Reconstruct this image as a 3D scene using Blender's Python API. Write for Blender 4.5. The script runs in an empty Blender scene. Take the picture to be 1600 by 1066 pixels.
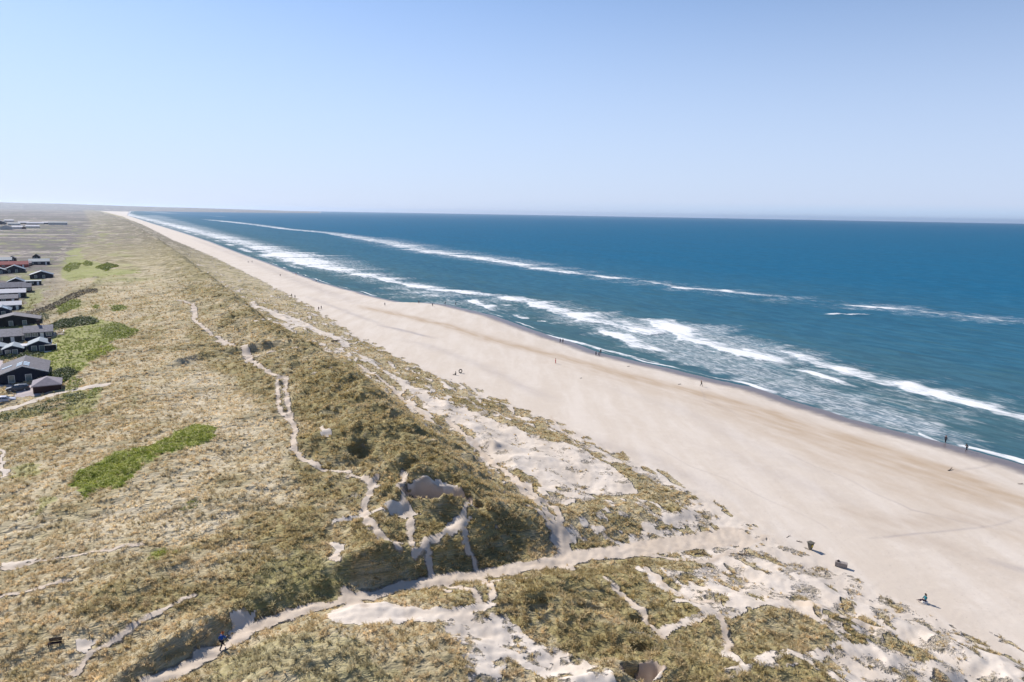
import bpy, bmesh, math, random
import numpy as np
from mathutils import Vector, Matrix
R = math.radians
rng = np.random.default_rng(7)
scene = bpy.context.scene
COL = scene.collection

# ------------------------------------------------------------------ camera numbers
F, CX, CY, H = 1067., 800., 533., 51.
ROLL = math.atan(0.0172); PITCH = R(10.6)
def unp(x, y, z=0.):
    """photo pixel -> world XY on the level z (camera above the origin)"""
    a = (x-CX)/F; b = -(y-CY)/F
    c, s = math.cos(ROLL), math.sin(ROLL)
    a2 = a*c-b*s; b2 = a*s+b*c
    cp, sp = math.cos(PITCH), math.sin(PITCH)
    d = (a2, cp+b2*sp, -sp+b2*cp)
    k = (z-H)/d[2]
    return d[0]*k, d[1]*k
def st(X, Y): return -0.53*X+0.848*Y, 0.848*X+0.53*Y      # along the coast / towards the sea
def line_t(pts, z):
    q = sorted(st(*unp(x, y, z)) for x, y in pts)
    return np.array([a for a, b in q]), np.array([b for a, b in q])

# ------------------------------------------------------------------ numpy noise
def gnoise(x, y, seed=0):
    x = np.asarray(x, float); y = np.asarray(y, float)
    ix = np.floor(x).astype(np.int64); iy = np.floor(y).astype(np.int64)
    fx = x-ix; fy = y-iy
    def g(a, b):
        h = (a*374761393+b*668265263+seed*1274126177) & 0xffffffff
        h = ((h ^ (h >> 13))*1274126177) & 0xffffffff
        h = h ^ (h >> 16)
        an = (h & 0xffff)*(2*math.pi/65536.)
        return np.cos(an), np.sin(an)
    u = fx*fx*fx*(fx*(fx*6-15)+10); v = fy*fy*fy*(fy*(fy*6-15)+10)
    r = []
    for dx, dy in ((0, 0), (1, 0), (0, 1), (1, 1)):
        gx, gy = g(ix+dx, iy+dy)
        r.append(gx*(fx-dx)+gy*(fy-dy))
    return 1.5*((r[0]*(1-u)+r[1]*u)*(1-v)+(r[2]*(1-u)+r[3]*u)*v)
def fbm(x, y, o=3, seed=0, gain=.5):
    s = 0; a = 1; t = 0
    for i in range(o):
        s = s+a*gnoise(x*2**i+i*17.3, y*2**i-i*9.1, seed+i); t += a; a *= gain
    return s/t
def sm(a, b, x):
    q = np.clip((x-a)/(b-a), 0, 1); return q*q*(3-2*q)

# ------------------------------------------------------------------ long lines of the coast
W_s, W_t = line_t([(1800,800),(1600,727),(1480,692),(1330,655),(1180,607),(1000,566),(935,549),(850,521),(770,493),(700,476),(670,473),(640,474),(600,467),(500,441),
                   (420,411),(385,399),(330,378),(290,365),(240,350),(200,337)], 0)
F_s, F_t = line_t([(1600,1040),(1440,960),(1200,835),(1040,740),(870,660),(660,575),(560,525),(480,475),(400,435),(330,400),(270,375),(225,352),(190,338)], 3.5)
_c = sorted(st(*unp(x, y, z)) for x, y, z in [(860,830,8.5),(720,760,11),(640,680,14),(560,600,15),(490,550,15),(400,495,15),(330,440,15),(280,400,15),(240,370,15),(200,345,15)])
C_s = np.array([a for a, b in _c]); C_t = np.array([b for a, b in _c])
def tw(s): return np.interp(s, W_s, W_t)+gnoise(s/14., s*0+.5, 3)*np.where(s < 600, 1.2, 0)+np.maximum(0, s-W_s[-1])*.06
def tf(s): return np.interp(s, F_s, F_t)
def tc(s): return np.interp(s, C_s, C_t)+gnoise(s/30., s*0+.2, 5)*2

def polydist(X, Y, P, closed=False):
    """distance to a world polyline, the parameter along it and the side"""
    D = np.full(X.shape, 1e9); T = np.zeros(X.shape); S = np.zeros(X.shape)
    n = len(P)
    for i in range(n-1):
        ax, ay = P[i]; bx, by = P[i+1]
        dx, dy = bx-ax, by-ay; L = dx*dx+dy*dy+1e-9
        k = np.clip(((X-ax)*dx+(Y-ay)*dy)/L, 0, 1)
        d = np.hypot(X-ax-k*dx, Y-ay-k*dy)
        m = d < D
        D = np.where(m, d, D); T = np.where(m, i+k, T)
        S = np.where(m, np.sign(dx*(Y-ay)-dy*(X-ax)), S)
    return D, T, S
def inpoly(X, Y, P):
    r = np.zeros(X.shape, bool)
    xs = [p[0] for p in P]; ys = [p[1] for p in P]
    m = (X > min(xs)) & (X < max(xs)) & (Y > min(ys)) & (Y < max(ys))
    if not m.any(): return r
    x = X[m]; y = Y[m]; c = np.zeros(x.shape, bool)
    n = len(P); j = n-1
    for i in range(n):
        xi, yi = P[i]; xj, yj = P[j]
        if yi != yj:
            c ^= ((yi > y) != (yj > y)) & (x < (xj-xi)*(y-yi)/(yj-yi)+xi)
        j = i
    r[m] = c
    return r
def near(X, Y, P, pad):
    xs = [p[0] for p in P]; ys = [p[1] for p in P]
    return (X > min(xs)-pad) & (X < max(xs)+pad) & (Y > min(ys)-pad) & (Y < max(ys)+pad)

def soft(X, Y, P, w):
    r = np.zeros(X.shape); m = near(X, Y, P, w*2)
    if m.any():
        D, T, S = polydist(X[m], Y[m], list(P)+[P[0]]); k = inpoly(X[m], Y[m], P)
        r[m] = sm(-w, w, np.where(k, D, -D))
    return r

# ------------------------------------------------------------------ base relief
def base(X, Y):
    s, t = st(X, Y)
    a, b, c = tw(s), tf(s), tc(s)
    zc = np.interp(s, [20, 56, 64, 72, 82, 95, 120, 200, 400, 900, 4000], [6.2, 6.0, 6.6, 8.6, 10.8, 13.2, 15.2, 15.5, 15, 15, 12])
    zc = zc+gnoise(s/22., t*0, 11)*1.1*sm(75, 100, s)
    zi = np.interp(s, [30, 60, 75, 120], [8.0, 8.0, 9.4, 9.6])
    q = np.clip((a-t)/(a-b), 0, 1)
    zb = np.where(t > a, np.maximum(-(t-a)*.045, -6), 3.5*q**.85)
    zb = zb+.18*np.exp(-((q-.23)/.07)**2)
    v = np.clip((b-t)/(b-c), 0, 1)
    za = 3.5+np.minimum(4.2, zc-3.5)*v+np.maximum(zc-7.7, 0)*sm(.70, 1.0, v)
    w = np.maximum(c-t, 0)
    zin = zi+(zc-zi)*np.exp(-(w/np.interp(s, [50, 75], [22., 15.]))**1.3)
    low = sm(38, 85, w)
    zin = zin*(1-low)+5.6*low
    z = np.where(t > b, zb, np.where(t > c, za, zin))
    # undulation
    inl = sm(-4, 6, c-t)*(1-.72*sm(45, 90, w))
    apr = ((t <= b+8) & (t > c)).astype(float)*sm(b+8, b-6, t)*1.0 if False else sm(0, 10, b+4-t)*sm(-4, 6, t-c)
    cr = np.exp(-((t-c+3)/15.)**2)*sm(62, 80, s)
    z = z+inl*(1.3*fbm(X/38., Y/38., 2, 21)*sm(45, 75, s)+.75*fbm(X/10., Y/10., 2, 31)*(.4+.6*sm(50, 75, s)))
    z = z+cr*(1.2*(.5-np.abs(fbm(X/9., Y/9., 3, 35))*2.4)+.6*fbm(X/3.8, Y/3.8, 2, 37))
    rd = 1-np.abs(fbm(s/26.+t/60., t/11., 2, 41))*2
    z = z+apr*(.9*(rd-.45)+.35*fbm(X/6., Y/6., 2, 51))*sm(0, .25, v+.08)
    far = sm(600, 1500, s)
    z = z+inl*far*fbm(X/120., Y/120., 2, 61)*3
    # far hills down the coast
    r = np.hypot(X, Y); az = np.degrees(np.arctan2(X, Y))
    hh = np.interp(az, [-60, -38, -33, -29, -24, -20, -18, -15.5], [95, 84, 76, 60, 42, 18, 5, 0])*(1+.06*fbm(az/2., az*0, 3, 71))
    hill = hh*sm(8500, 12500, r)-8*(1-sm(8500, 12500, r))
    z = np.where((az < -15.5) & (r > 8500), np.maximum(z, hill), z)
    return z
def gp0(x, y, z0=8.):
    z = z0
    for i in range(12):
        X, Y = unp(x, y, z)
        z = .5*z+.5*float(HT(np.array([X]), np.array([Y]))[0])
    return X, Y
HT = base

def W(pts, z=None, z0=8.):
    return [unp(x, y, z) if z is not None else gp0(x, y, z0) for x, y in pts]

# ------------------------------------------------------------------ the cut path and local relief
PATH = [(130,1140,9.6),(180,1105,9.2),(240,1066,8.8),(300,1036,8.4),(347,1012,8.1),(400,978,7.7),(480,952,7.3),(560,933,7.0),(650,914,6.5),(750,898,6.1),
        (850,880,5.7),(960,862,4.9),(1060,850,4.2),(1150,838,3.8)]
PW = [unp(x, y, z) for x, y, z in PATH]; PZ = np.array([p[2] for p in PATH])
TRACK = [(-60,655,5.6),(0,642,5.5),(40,631,5.6),(80,618,5.9),(120,609,6.3),(168,600,7.0)]
TW = None
# ridges: pixels, level, height, half width
RIDGES = [
 ([(215,1040),(300,985),(370,950),(430,925),(480,915),(545,905)], 10.5, 2.7, 3.0),
 ([(590,905),(640,890),(700,882),(745,875)], 9.5, 1.3, 3.4),
 ([(600,850),(660,835),(720,832)], 12.5, 1.6, 4),
 ([(740,790),(800,800),(850,830)], 13.5, 1.3, 3.5),
 ([(800,915),(880,895),(960,905),(1020,930),(1070,955)], 7, .9, 4.5),
 ([(840,950),(900,965),(960,990),(1010,1015),(1080,1050),(1120,1080)], 7, 1.5, 2.6),
 ([(900,1060),(960,1035),(1020,1035)], 9, 1.6, 2.4),
 ([(1150,960),(1220,965),(1290,995)], 6, 1.3, 5),
 ([(1170,1060),(1240,1045),(1320,1080)], 6.5, 1.5, 4),
 ([(400,1060),(470,1010),(560,990),(640,1000),(700,1030)], 9.5, 1.3, 5),
 ([(1285,958),(1330,972)], 5, .8, 1.6), ([(1350,968),(1385,990)], 5, .8, 1.4),
 ([(1500,1008),(1550,1020),(1600,1050)], 5, 1.0, 2.2),
 ([(1390,1000),(1430,1015),(1470,1040)], 5, .8, 1.8),
 ([(410,555),(350,552),(310,553),(280,560)], 11.5, 1.6, 2.2),
 ([(400,543),(440,543),(462,546)], 13.5, 1.3, 1.8),
 ([(520,625),(560,638),(600,640)], 15, 1.8, 3), ([(500,668),(540,655),(590,665)], 14.5, 1.8, 3),
 ([(600,700),(640,705),(680,730)], 15.5, 1.4, 2.6),
 ([(625,735),(680,735),(735,752)], 15, 1.1, 2.0),
 ([(608,762),(614,775)], 12, .9, 1.6), ([(600,850),(620,868)], 10.5, 1.2, 2.2), ([(655,868),(670,872)], 10, 1.1, 1.8), ([(700,878),(716,880)], 9, 1.0, 1.5), ([(770,850),(800,846)], 9.5, 1.3, 2.4), ([(570,862),(580,872)], 10.5, 1.1, 2.0), ([(835,815),(845,828)], 9, 1.0, 1.8), ([(615,700),(632,712)], 14, .9, 1.6), ([(545,668),(552,672)], 14.5, 1.2, 1.4), ([(700,700),(712,708)], 8, 1.2, 1.5), ([(672,657),(684,660)], 8, 1.0, 1.2), ([(765,683),(775,687)], 7.5, .9, 1.0), ([(725,718),(735,722)], 8, 1.0, 1.3), ([(855,850),(865,862)], 6, .8, 1.2),
 ([(0,622),(60,612),(130,600),(150,590)], 6.2, .4, 1.5),
 ([(150,452),(110,465),(60,485),(20,497)], 6.3, 1.8, 5),
]
# bowls blown out of the sand: centre, level, half width, half depth (m), depth
BOWLS = [
 (683,760,12.5, 5.2,2.5,3.3), (738,852,9.5, 2.6,1.5,1.5), (568,688,13.8, 2.6,2.0,1.5), (742,782,11, 1.6,1.0,.9),
 (1000,1060,7.0, 2.2,1.6,2.4), (925,950,7.0, 2.6,1.2,1.0), (985,968,6.6, 1.9,.9,.8), (842,958,7.0,1.6,1.1,.7),
 (603,745,14,1.2,1.0,.8), (573,885,10.5,1.8,1.6,1.2), (435,967,8.0,2.6,1.2,.5), (545,630,14,1.8,1.5,1.2), (1010,1022,7,1.5,.8,.9),
]
RW = [(W(p, z), h, w) for p, z, h, w in RIDGES]
BW = [(unp(x, y, z), a, b, d) for x, y, z, a, b, d in BOWLS]
def height(X, Y):
    z = base(X, Y)
    r = np.hypot(X, Y)
    wx = X+.5*gnoise(X/2.3, Y/2.3, 81); wy = Y+.5*gnoise(X/2.3, Y/2.3, 82)
    for P, h, w in RW:
        m = near(X, Y, P, w*3)
        if m.any():
            D, T, S = polydist(wx[m], wy[m], P)
            z[m] += h*np.exp(-(D/w)**2)
    for (cx, cy), a, b, d in BW:
        m = (np.abs(X-cx) < 10) & (np.abs(Y-cy) < 10)
        if m.any():
            q = np.hypot((wx[m]-cx)/a, (wy[m]-cy)/b)
            z[m] -= d*(1-sm(.68 if d > 2 else .55, 1.04, q))
    m = near(X, Y, PW, 14)
    if m.any():
        D, T, S = polydist(wx[m], wy[m], PW)
        zp = np.interp(T, np.arange(len(PZ)), PZ)
        wd = np.interp(T, [0, 4, 7, 10, 13], [1.0, 1.0, 1.1, 1.4, 2.2])
        up = np.interp(T, [0, 8, 10, 13], [1.9, 4.5, 8.5, 9])       # bank to the left of the way to the beach
        dn = np.interp(T, [0, 6, 13], [3.2, 6.0, 10])
        k = sm(0, 1, (D-wd)/np.where(S > 0, up, dn))
        z[m] = np.where(k < 1, zp*(1-k)+z[m]*k, z[m])
    s, t = st(X, Y)
    b, c = tf(s), tc(s)
    land = sm(-3, 4, b-t)
    z = z+land*.11*gnoise((s+.3*t)/1.15, (t-.3*s)/5.5, 99)*(t < c+2)*sm(350, 150, r)
    z = z+land*(.30*fbm(X/2.9, Y/2.9, 2, 91)*np.where(t < c+2, 1, .6)+.07*gnoise(X/.9, Y/.9, 95)*sm(300, 120, r))
    z = z+.05*fbm(X/.75, Y/.75, 2, 96)*sm(130, 90, r)*land
    z = z+(1-land)*(.035*fbm(X/5., Y/2.5, 2, 97)+.015*gnoise(X/.7, Y/.7, 98)*sm(260, 120, r))
    return z
HT = height
def gz(X, Y): return float(height(np.array([float(X)]), np.array([float(Y)]))[0])
def gp(x, y, z0=8.):
    X, Y = gp0(x, y, z0); return X, Y, gz(X, Y)

# ------------------------------------------------------------------ ground cover
SAND = [  # bare sand, pixel outlines
 [(380,474),(405,480),(440,500),(480,512),(520,530),(560,555),(585,572),(620,598),(650,618),(680,640),(700,650),(740,675),(755,700),(790,730),(830,745),(860,752),(915,770),(960,775),
  (1000,770),(975,745),(955,725),(930,715),(905,700),(880,690),(860,690),(840,680),(800,668),(770,655),(745,645),(700,628),(660,612),(640,600),(600,578),(580,562),(545,547),(545,535),(500,515),(470,500),(440,490),(420,483),(395,473)],
 [(598,790),(622,786),(642,794),(655,806),(632,812),(606,805)],
 [(520,811),(560,803),(596,792),(600,800),(560,810),(520,820)],
 [(632,766),(690,771),(728,768),(722,774),(690,777),(640,774)],
 [(695,818),(712,808),(738,810),(728,824),(712,833),(697,832)],
 [(505,848),(546,848),(537,856),(534,866),(524,866),(520,856)],
 [(500,962),(560,938),(620,947),(700,952),(762,938),(790,960),(810,985),(845,1008),(885,1018),(925,1038),(960,1058),(985,1080),(940,1090),(880,1060),(800,1030),(780,1066),(730,1066),(722,1010),(690,975),(640,972),(590,975),(520,972)],
 [(860,1035),(900,1040),(935,1075),(880,1090)],
 [(980,988),(1040,976),(1110,960),(1130,945),(1180,930),(1180,940),(1140,960),(1060,985),(1000,996)],
 [(1090,930),(1110,900),(1130,925),(1125,950),(1105,948)],
 [(1040,870),(1150,835),(1250,870),(1300,905),(1330,935),(1350,960),(1440,1000),(1500,1050),(1600,1080),(1600,1040),(1440,955),(1330,900),(1200,835),(1120,830),(1060,850)],
 [(495,665),(510,670),(520,680),(505,682)],
 [(1000,800),(1060,830),(1090,845),(1040,855),(1010,850)],
 [(1130,1045),(1200,1020),(1290,1010),(1300,1020),(1200,1035),(1140,1062)],
 [(1310,1000),(1340,1030),(1400,1060),(1380,1066),(1330,1050),(1300,1020)],
 [(0,700),(8,705),(12,740),(0,748)],
 [(0,880),(30,878),(60,876),(30,884),(20,892),(0,892)],
 [(120,998),(150,1000),(160,1002),(140,1012),(130,1022),(122,1015)],
 [(380,945),(400,935),(410,945),(400,965),(372,985),(352,995),(362,960)],
]
TRAILS = [  # bare trails: pixels, half width m, level
 ([(180,451),(220,450),(258,449)], .9, 11), ([(225,449),(262,449)], 2.0, 11),
 ([(272,461),(285,463),(299,466),(304,478),(301,490),(315,500),(330,510),(345,520),(370,532),(385,546),(392,551),(405,562),(420,570),(435,577),(442,579)], .55, 14),
 ([(302,470),(304,488)], 1.3, 14), ([(380,537),(392,552)], 1.3, 14), ([(434,578),(450,577)], 1.0, 14), ([(340,520),(375,534)], .9, 14),
 ([(395,549),(430,546),(462,548)], .45, 14),
 ([(435,580),(433,605),(437,625),(450,640),(462,655)], .32, 13.5), ([(446,580),(445,600),(450,625),(455,640),(462,655)], .36, 13.5),
 ([(462,655),(457,670),(462,685),(475,695),(500,705),(535,712),(545,712)], .36, 13.5),
 ([(545,712),(560,716),(575,725),(588,732)], .25, 14),
 ([(585,728),(576,745),(566,757),(575,775),(588,788),(602,797)], .42, 13.5),
 ([(632,730),(626,748),(632,762),(642,775),(642,800)], .4, 13.5),
 ([(645,808),(670,796),(700,786),(722,779),(727,768),(745,757)], .28, 13.5), ([(722,778),(733,796)], .3, 13.5),
 ([(606,812),(620,820),(618,808)], .3, 12.5),
 ([(665,810),(678,835),(692,852),(702,862)], .25, 12.5), ([(695,856),(720,868),(745,888),(752,898)], .22, 11),
 ([(740,832),(752,846),(762,862),(768,888),(770,898)], .28, 10.5), ([(762,864),(800,862),(820,868)], .15, 10.5),
 ([(524,862),(522,872),(533,888),(548,903),(560,922),(568,932)], .32, 9.5),
 ([(0,886),(60,880),(130,872),(220,865)], .12, 8.6), ([(0,930),(60,925),(110,918)], .08, 8.6),
 ([(302,930),(270,942),(225,962),(190,985),(155,1005),(130,1022),(110,1040)], .18, 9.2),
 ([(700,650),(745,690),(800,740),(870,800),(890,850)], .5, 7),
 ([(945,888),(965,905),(985,925),(1010,948),(1035,980)], .16, 8), ([(1010,868),(1050,910),(1085,930),(1112,932)], .2, 7),
 ([(1125,965),(1134,990),(1138,1025)], .16, 6.5), ([(800,740),(850,790),(880,830),(895,862)], .6, 8),
 ([(860,640),(900,690)], .1, 5),
 ([(840,800),(868,820),(880,850),(885,870)], .5, 8),
 ([(560,560),(600,585),(640,620),(690,660)], .4, 8),
 ([(1390,990),(1330,975),(1250,950)], .5, 5),
 ([(1200,830),(1100,880),(1000,870)], .3, 4.4),
]
VEGP = [  # dense grass outlines: pixels, olive amount
 ([(770,905),(850,893),(960,886),(1000,900),(1030,930),(1092,952),(1060,972),(1020,982),(970,962),(930,935),(850,928),(800,922)], .75),
 ([(850,955),(900,962),(980,980),(1020,1000),(1060,1030),(1110,1066),(1060,1066),(1010,1030),(940,1030),(880,1010),(862,990)], .75),
 ([(1120,968),(1200,946),(1250,960),(1305,990),(1300,1006),(1250,1018),(1160,1036),(1142,1010)], .45),
 ([(1160,1045),(1260,1035),(1312,1066),(1340,1090),(1150,1090)], .7),
 ([(1040,985),(1120,965),(1130,1000),(1120,1020),(1060,1005)], .5),
 ([(610,918),(700,912),(778,916),(782,926),(730,940),(660,942),(618,935)], .55),
 ([(395,985),(470,968),(520,975),(590,978),(650,978),(700,985),(722,1015),(735,1066),(700,1100),(300,1100),(270,1075),(330,1040)], .35),
 ([(500,952),(555,943),(582,955),(570,968),(510,970)], .4),
 ([(955,868),(1005,868),(1010,882),(965,885)], .6), ([(1005,865),(1060,870),(1100,885),(1080,895),(1040,890),(1010,880)], .5),
 ([(1280,953),(1310,957),(1345,978),(1320,972),(1295,963)], .6), ([(1343,962),(1375,975),(1394,992),(1370,985),(1352,973)], .6),
 ([(1305,985),(1340,990),(1358,1005),(1330,1005)], .5),
 ([(1490,1004),(1530,1010),(1580,1025),(1600,1040),(1600,1060),(1560,1040),(1520,1020)], .6), ([(1380,995),(1430,1008),(1475,1035),(1440,1035),(1400,1015)], .5),
 ([(890,855),(910,850),(922,862),(910,868),(892,866)], .7), ([(920,850),(960,850),(970,856),(935,863)], .6),
 ([(940,800),(990,812),(1014,832),(1000,838),(960,826)], .55), ([(1020,815),(1060,825),(1085,845),(1050,850),(1030,838)], .6),
 ([(850,790),(900,785),(940,780),(960,795),(900,805),(870,812)], .5),
 ([(920,772),(950,772),(958,781),(935,781)], .6), ([(925,735),(955,742),(965,752),(950,758),(920,750)], .6),
 ([(700,720),(730,712),(760,722),(760,732),(730,735),(705,728)], .5), ([(680,682),(720,690),(740,700),(735,712),(700,710)], .45),
 ([(760,680),(780,672),(784,690),(765,694)], .5), ([(790,698),(800,692),(800,702),(792,704)], .5), ([(668,654),(690,650),(694,663),(672,666)], .5),
 ([(800,655),(860,672),(905,690),(900,700),(850,690),(810,672)], .5), ([(910,700),(960,725),(1010,745),(1060,770),(1050,790),(1000,780),(955,745),(920,720)], .5),
]
PALE = [  # pale straw swards
 [(330,560),(420,580),(430,640),(420,700),(360,740),(300,700),(250,620),(200,600),(250,560)],
 [(250,620),(330,660),(450,690),(540,730),(560,790),(500,830),(380,850),(250,850),(120,840),(100,800),(200,780),(340,690),(300,650)],
 [(10,760),(100,780),(130,850),(250,860),(200,880),(60,880),(0,860)],
]
OLIVE = [
 [(400,800),(500,780),(530,840),(500,860),(540,900),(520,940),(400,960),(340,960),(350,900),(380,850),(250,870),(230,865),(330,840)],
 [(470,670),(520,720),(600,740),(560,800),(480,780),(440,720)],
 [(540,820),(600,815),(700,800),(760,795),(850,820),(860,850),(790,885),(700,890),(600,915),(570,910),(540,880),(550,850)],
 [(300,500),(370,545),(440,590),(430,640),(360,600),(310,560),(290,520)],
 [(460,560),(560,600),(650,690),(740,760),(620,720),(500,700),(465,650)],
]
GREEN = [  # (outline, brightness)
 ([(115,745),(125,735),(150,725),(175,710),(200,705),(240,695),(270,685),(280,672),(310,665),(335,668),(338,678),(325,690),(300,700),(275,705),(250,708),(215,735),(190,762),(165,765),(150,770),(130,780),(118,765)], 1.),
 ([(85,540),(100,520),(130,500),(170,503),(215,515),(200,527),(172,537),(185,545),(150,560),(130,578),(110,592),(85,602),(66,590),(80,575),(80,560)], .75),
 ([(60,548),(90,545),(90,575),(70,575)], .7),
 ([(0,553),(60,549),(70,558),(0,563)], .7),
 ([(85,480),(110,468),(128,470),(122,482),(98,490)], .8), ([(70,510),(100,500),(150,495),(150,506),(110,512),(75,520)], .6),
 ([(172,478),(188,476),(198,480),(190,486),(176,485)], .75), ([(143,478),(152,476),(156,480),(148,483)], .6),
 ([(95,425),(105,410),(130,405),(150,410),(178,415),(160,422),(200,424),(222,426),(190,430),(140,434),(110,440),(96,434)], .75),
 ([(100,396),(120,388),(130,390),(115,400)], .7), ([(90,405),(125,395),(130,402),(110,412)], .6),
 ([(130,425),(165,420),(220,422),(190,428),(140,433)], .6),
 ([(40,468),(65,460),(65,472),(45,478)], .5), ([(0,505),(60,512),(70,518),(0,512)], .5),
 ([(80,612),(110,605),(160,612),(150,640),(100,660),(90,645),(110,630)], .42), ([(0,640),(60,640),(100,636),(60,650),(0,660)], .3),
 ([(178,648),(205,640),(240,590),(225,610),(200,640),(185,655)], .15),
 ([(10,735),(50,725),(75,732),(50,745),(15,745)], .35), ([(60,775),(82,778),(78,800),(60,808)], .35),
 ([(0,432),(40,430),(70,437),(60,443),(20,440),(0,438)], .45), ([(36,462),(60,456),(70,466),(45,474)], .5), ([(26,478),(50,474),(52,484),(32,488)], .45), ([(0,503),(55,506),(75,512),(90,514),(60,518),(0,515)], .55), ([(75,530),(110,520),(130,530),(95,548)], .7),
 ([(1180,930),(1200,935),(1190,940)], .1),
 ([(230,865),(260,858),(275,862),(245,875)], .5),
 ([(480,860),(540,880),(540,930),(440,950),(400,960),(400,900)], .16),
 ([(300,1066),(420,1000),(560,1000),(620,1066)], .14),
]
SANDW = [W(p) for p in SAND]; VEGW = [(W(p, None, 7.), o) for p, o in VEGP]
TRW = [(W(p, z), w) for p, w, z in TRAILS]
PALEW = [W(p) for p in PALE]; OLW = [W(p) for p in OLIVE]; GRW = [(W(p), g) for p, g in GREEN]
STAIN = [ ([(1370,856),(1430,838),(1500,826),(1610,806)], .22, .1, .7), ([(1485,736),(1530,722),(1600,700)], .3, .1, .5), ([(1200,700),(1300,740),(1420,800),(1600,830)], .25, .1, .4), ([(1000,700),(1200,790),(1300,840)], .2, .1, .35), ([(1180,600),(1096,604),(1100,620),(1160,650)], .3, .2, .3),
  # beach tints: pixels, half width m, brown, grey
 ([(560,480),(620,492),(700,508),(760,528),(850,548),(1000,590),(1100,612),(1200,640),(1300,675),(1400,705),(1500,742),(1600,778),(1700,820)], 4.2, 1., 0),
 ([(1100,620),(1200,650),(1300,690),(1400,722),(1500,760),(1600,795)], 7, .8, 0),
 ([(860,560),(950,585),(1100,630),(1300,720),(1500,800),(1700,870)], 5.0, .4, 0),
 ([(595,512),(630,520),(680,530)], 1.6, 0, .8), ([(480,466),(540,490),(600,512)], 2.2, 0, .45), ([(630,535),(690,550),(750,575),(800,600),(860,630)], 2.8, 0, .3),
 ([(1300,800),(1400,820),(1500,812),(1600,805)], 3, .45, .12), ([(1530,880),(1570,890),(1640,905)], 1.0, 0, .7), ([(1330,830),(1450,850),(1560,900)], 3, .25, .1),
 ([(900,690),(1000,720),(1150,790)], 2.4, 0, .25), ([(1100,700),(1250,760),(1350,800)], 3.4, 0, .18), ([(940,600),(1060,640),(1180,700),(1300,750)], 3.5, 0, .15),
 ([(300,372),(380,402),(470,440),(560,475)], 6, .1, .35),
]
TW = [gp0(x, y, z) for x, y, z in TRACK]
STW = [(W(p, 2.), w, b, g) for p, w, b, g in STAIN]
YARD = W([(20,634),(28,614),(0,600),(-60,590),(-60,604),(0,612),(18,613),(22,640)], 5.6)
DRIVE = W([(24,633),(30,613),(93,611),(92,626),(60,631)], 5.6)
PAD1 = W([(-10,568),(6,566),(8,598),(-10,602)], 5.6)

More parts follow.
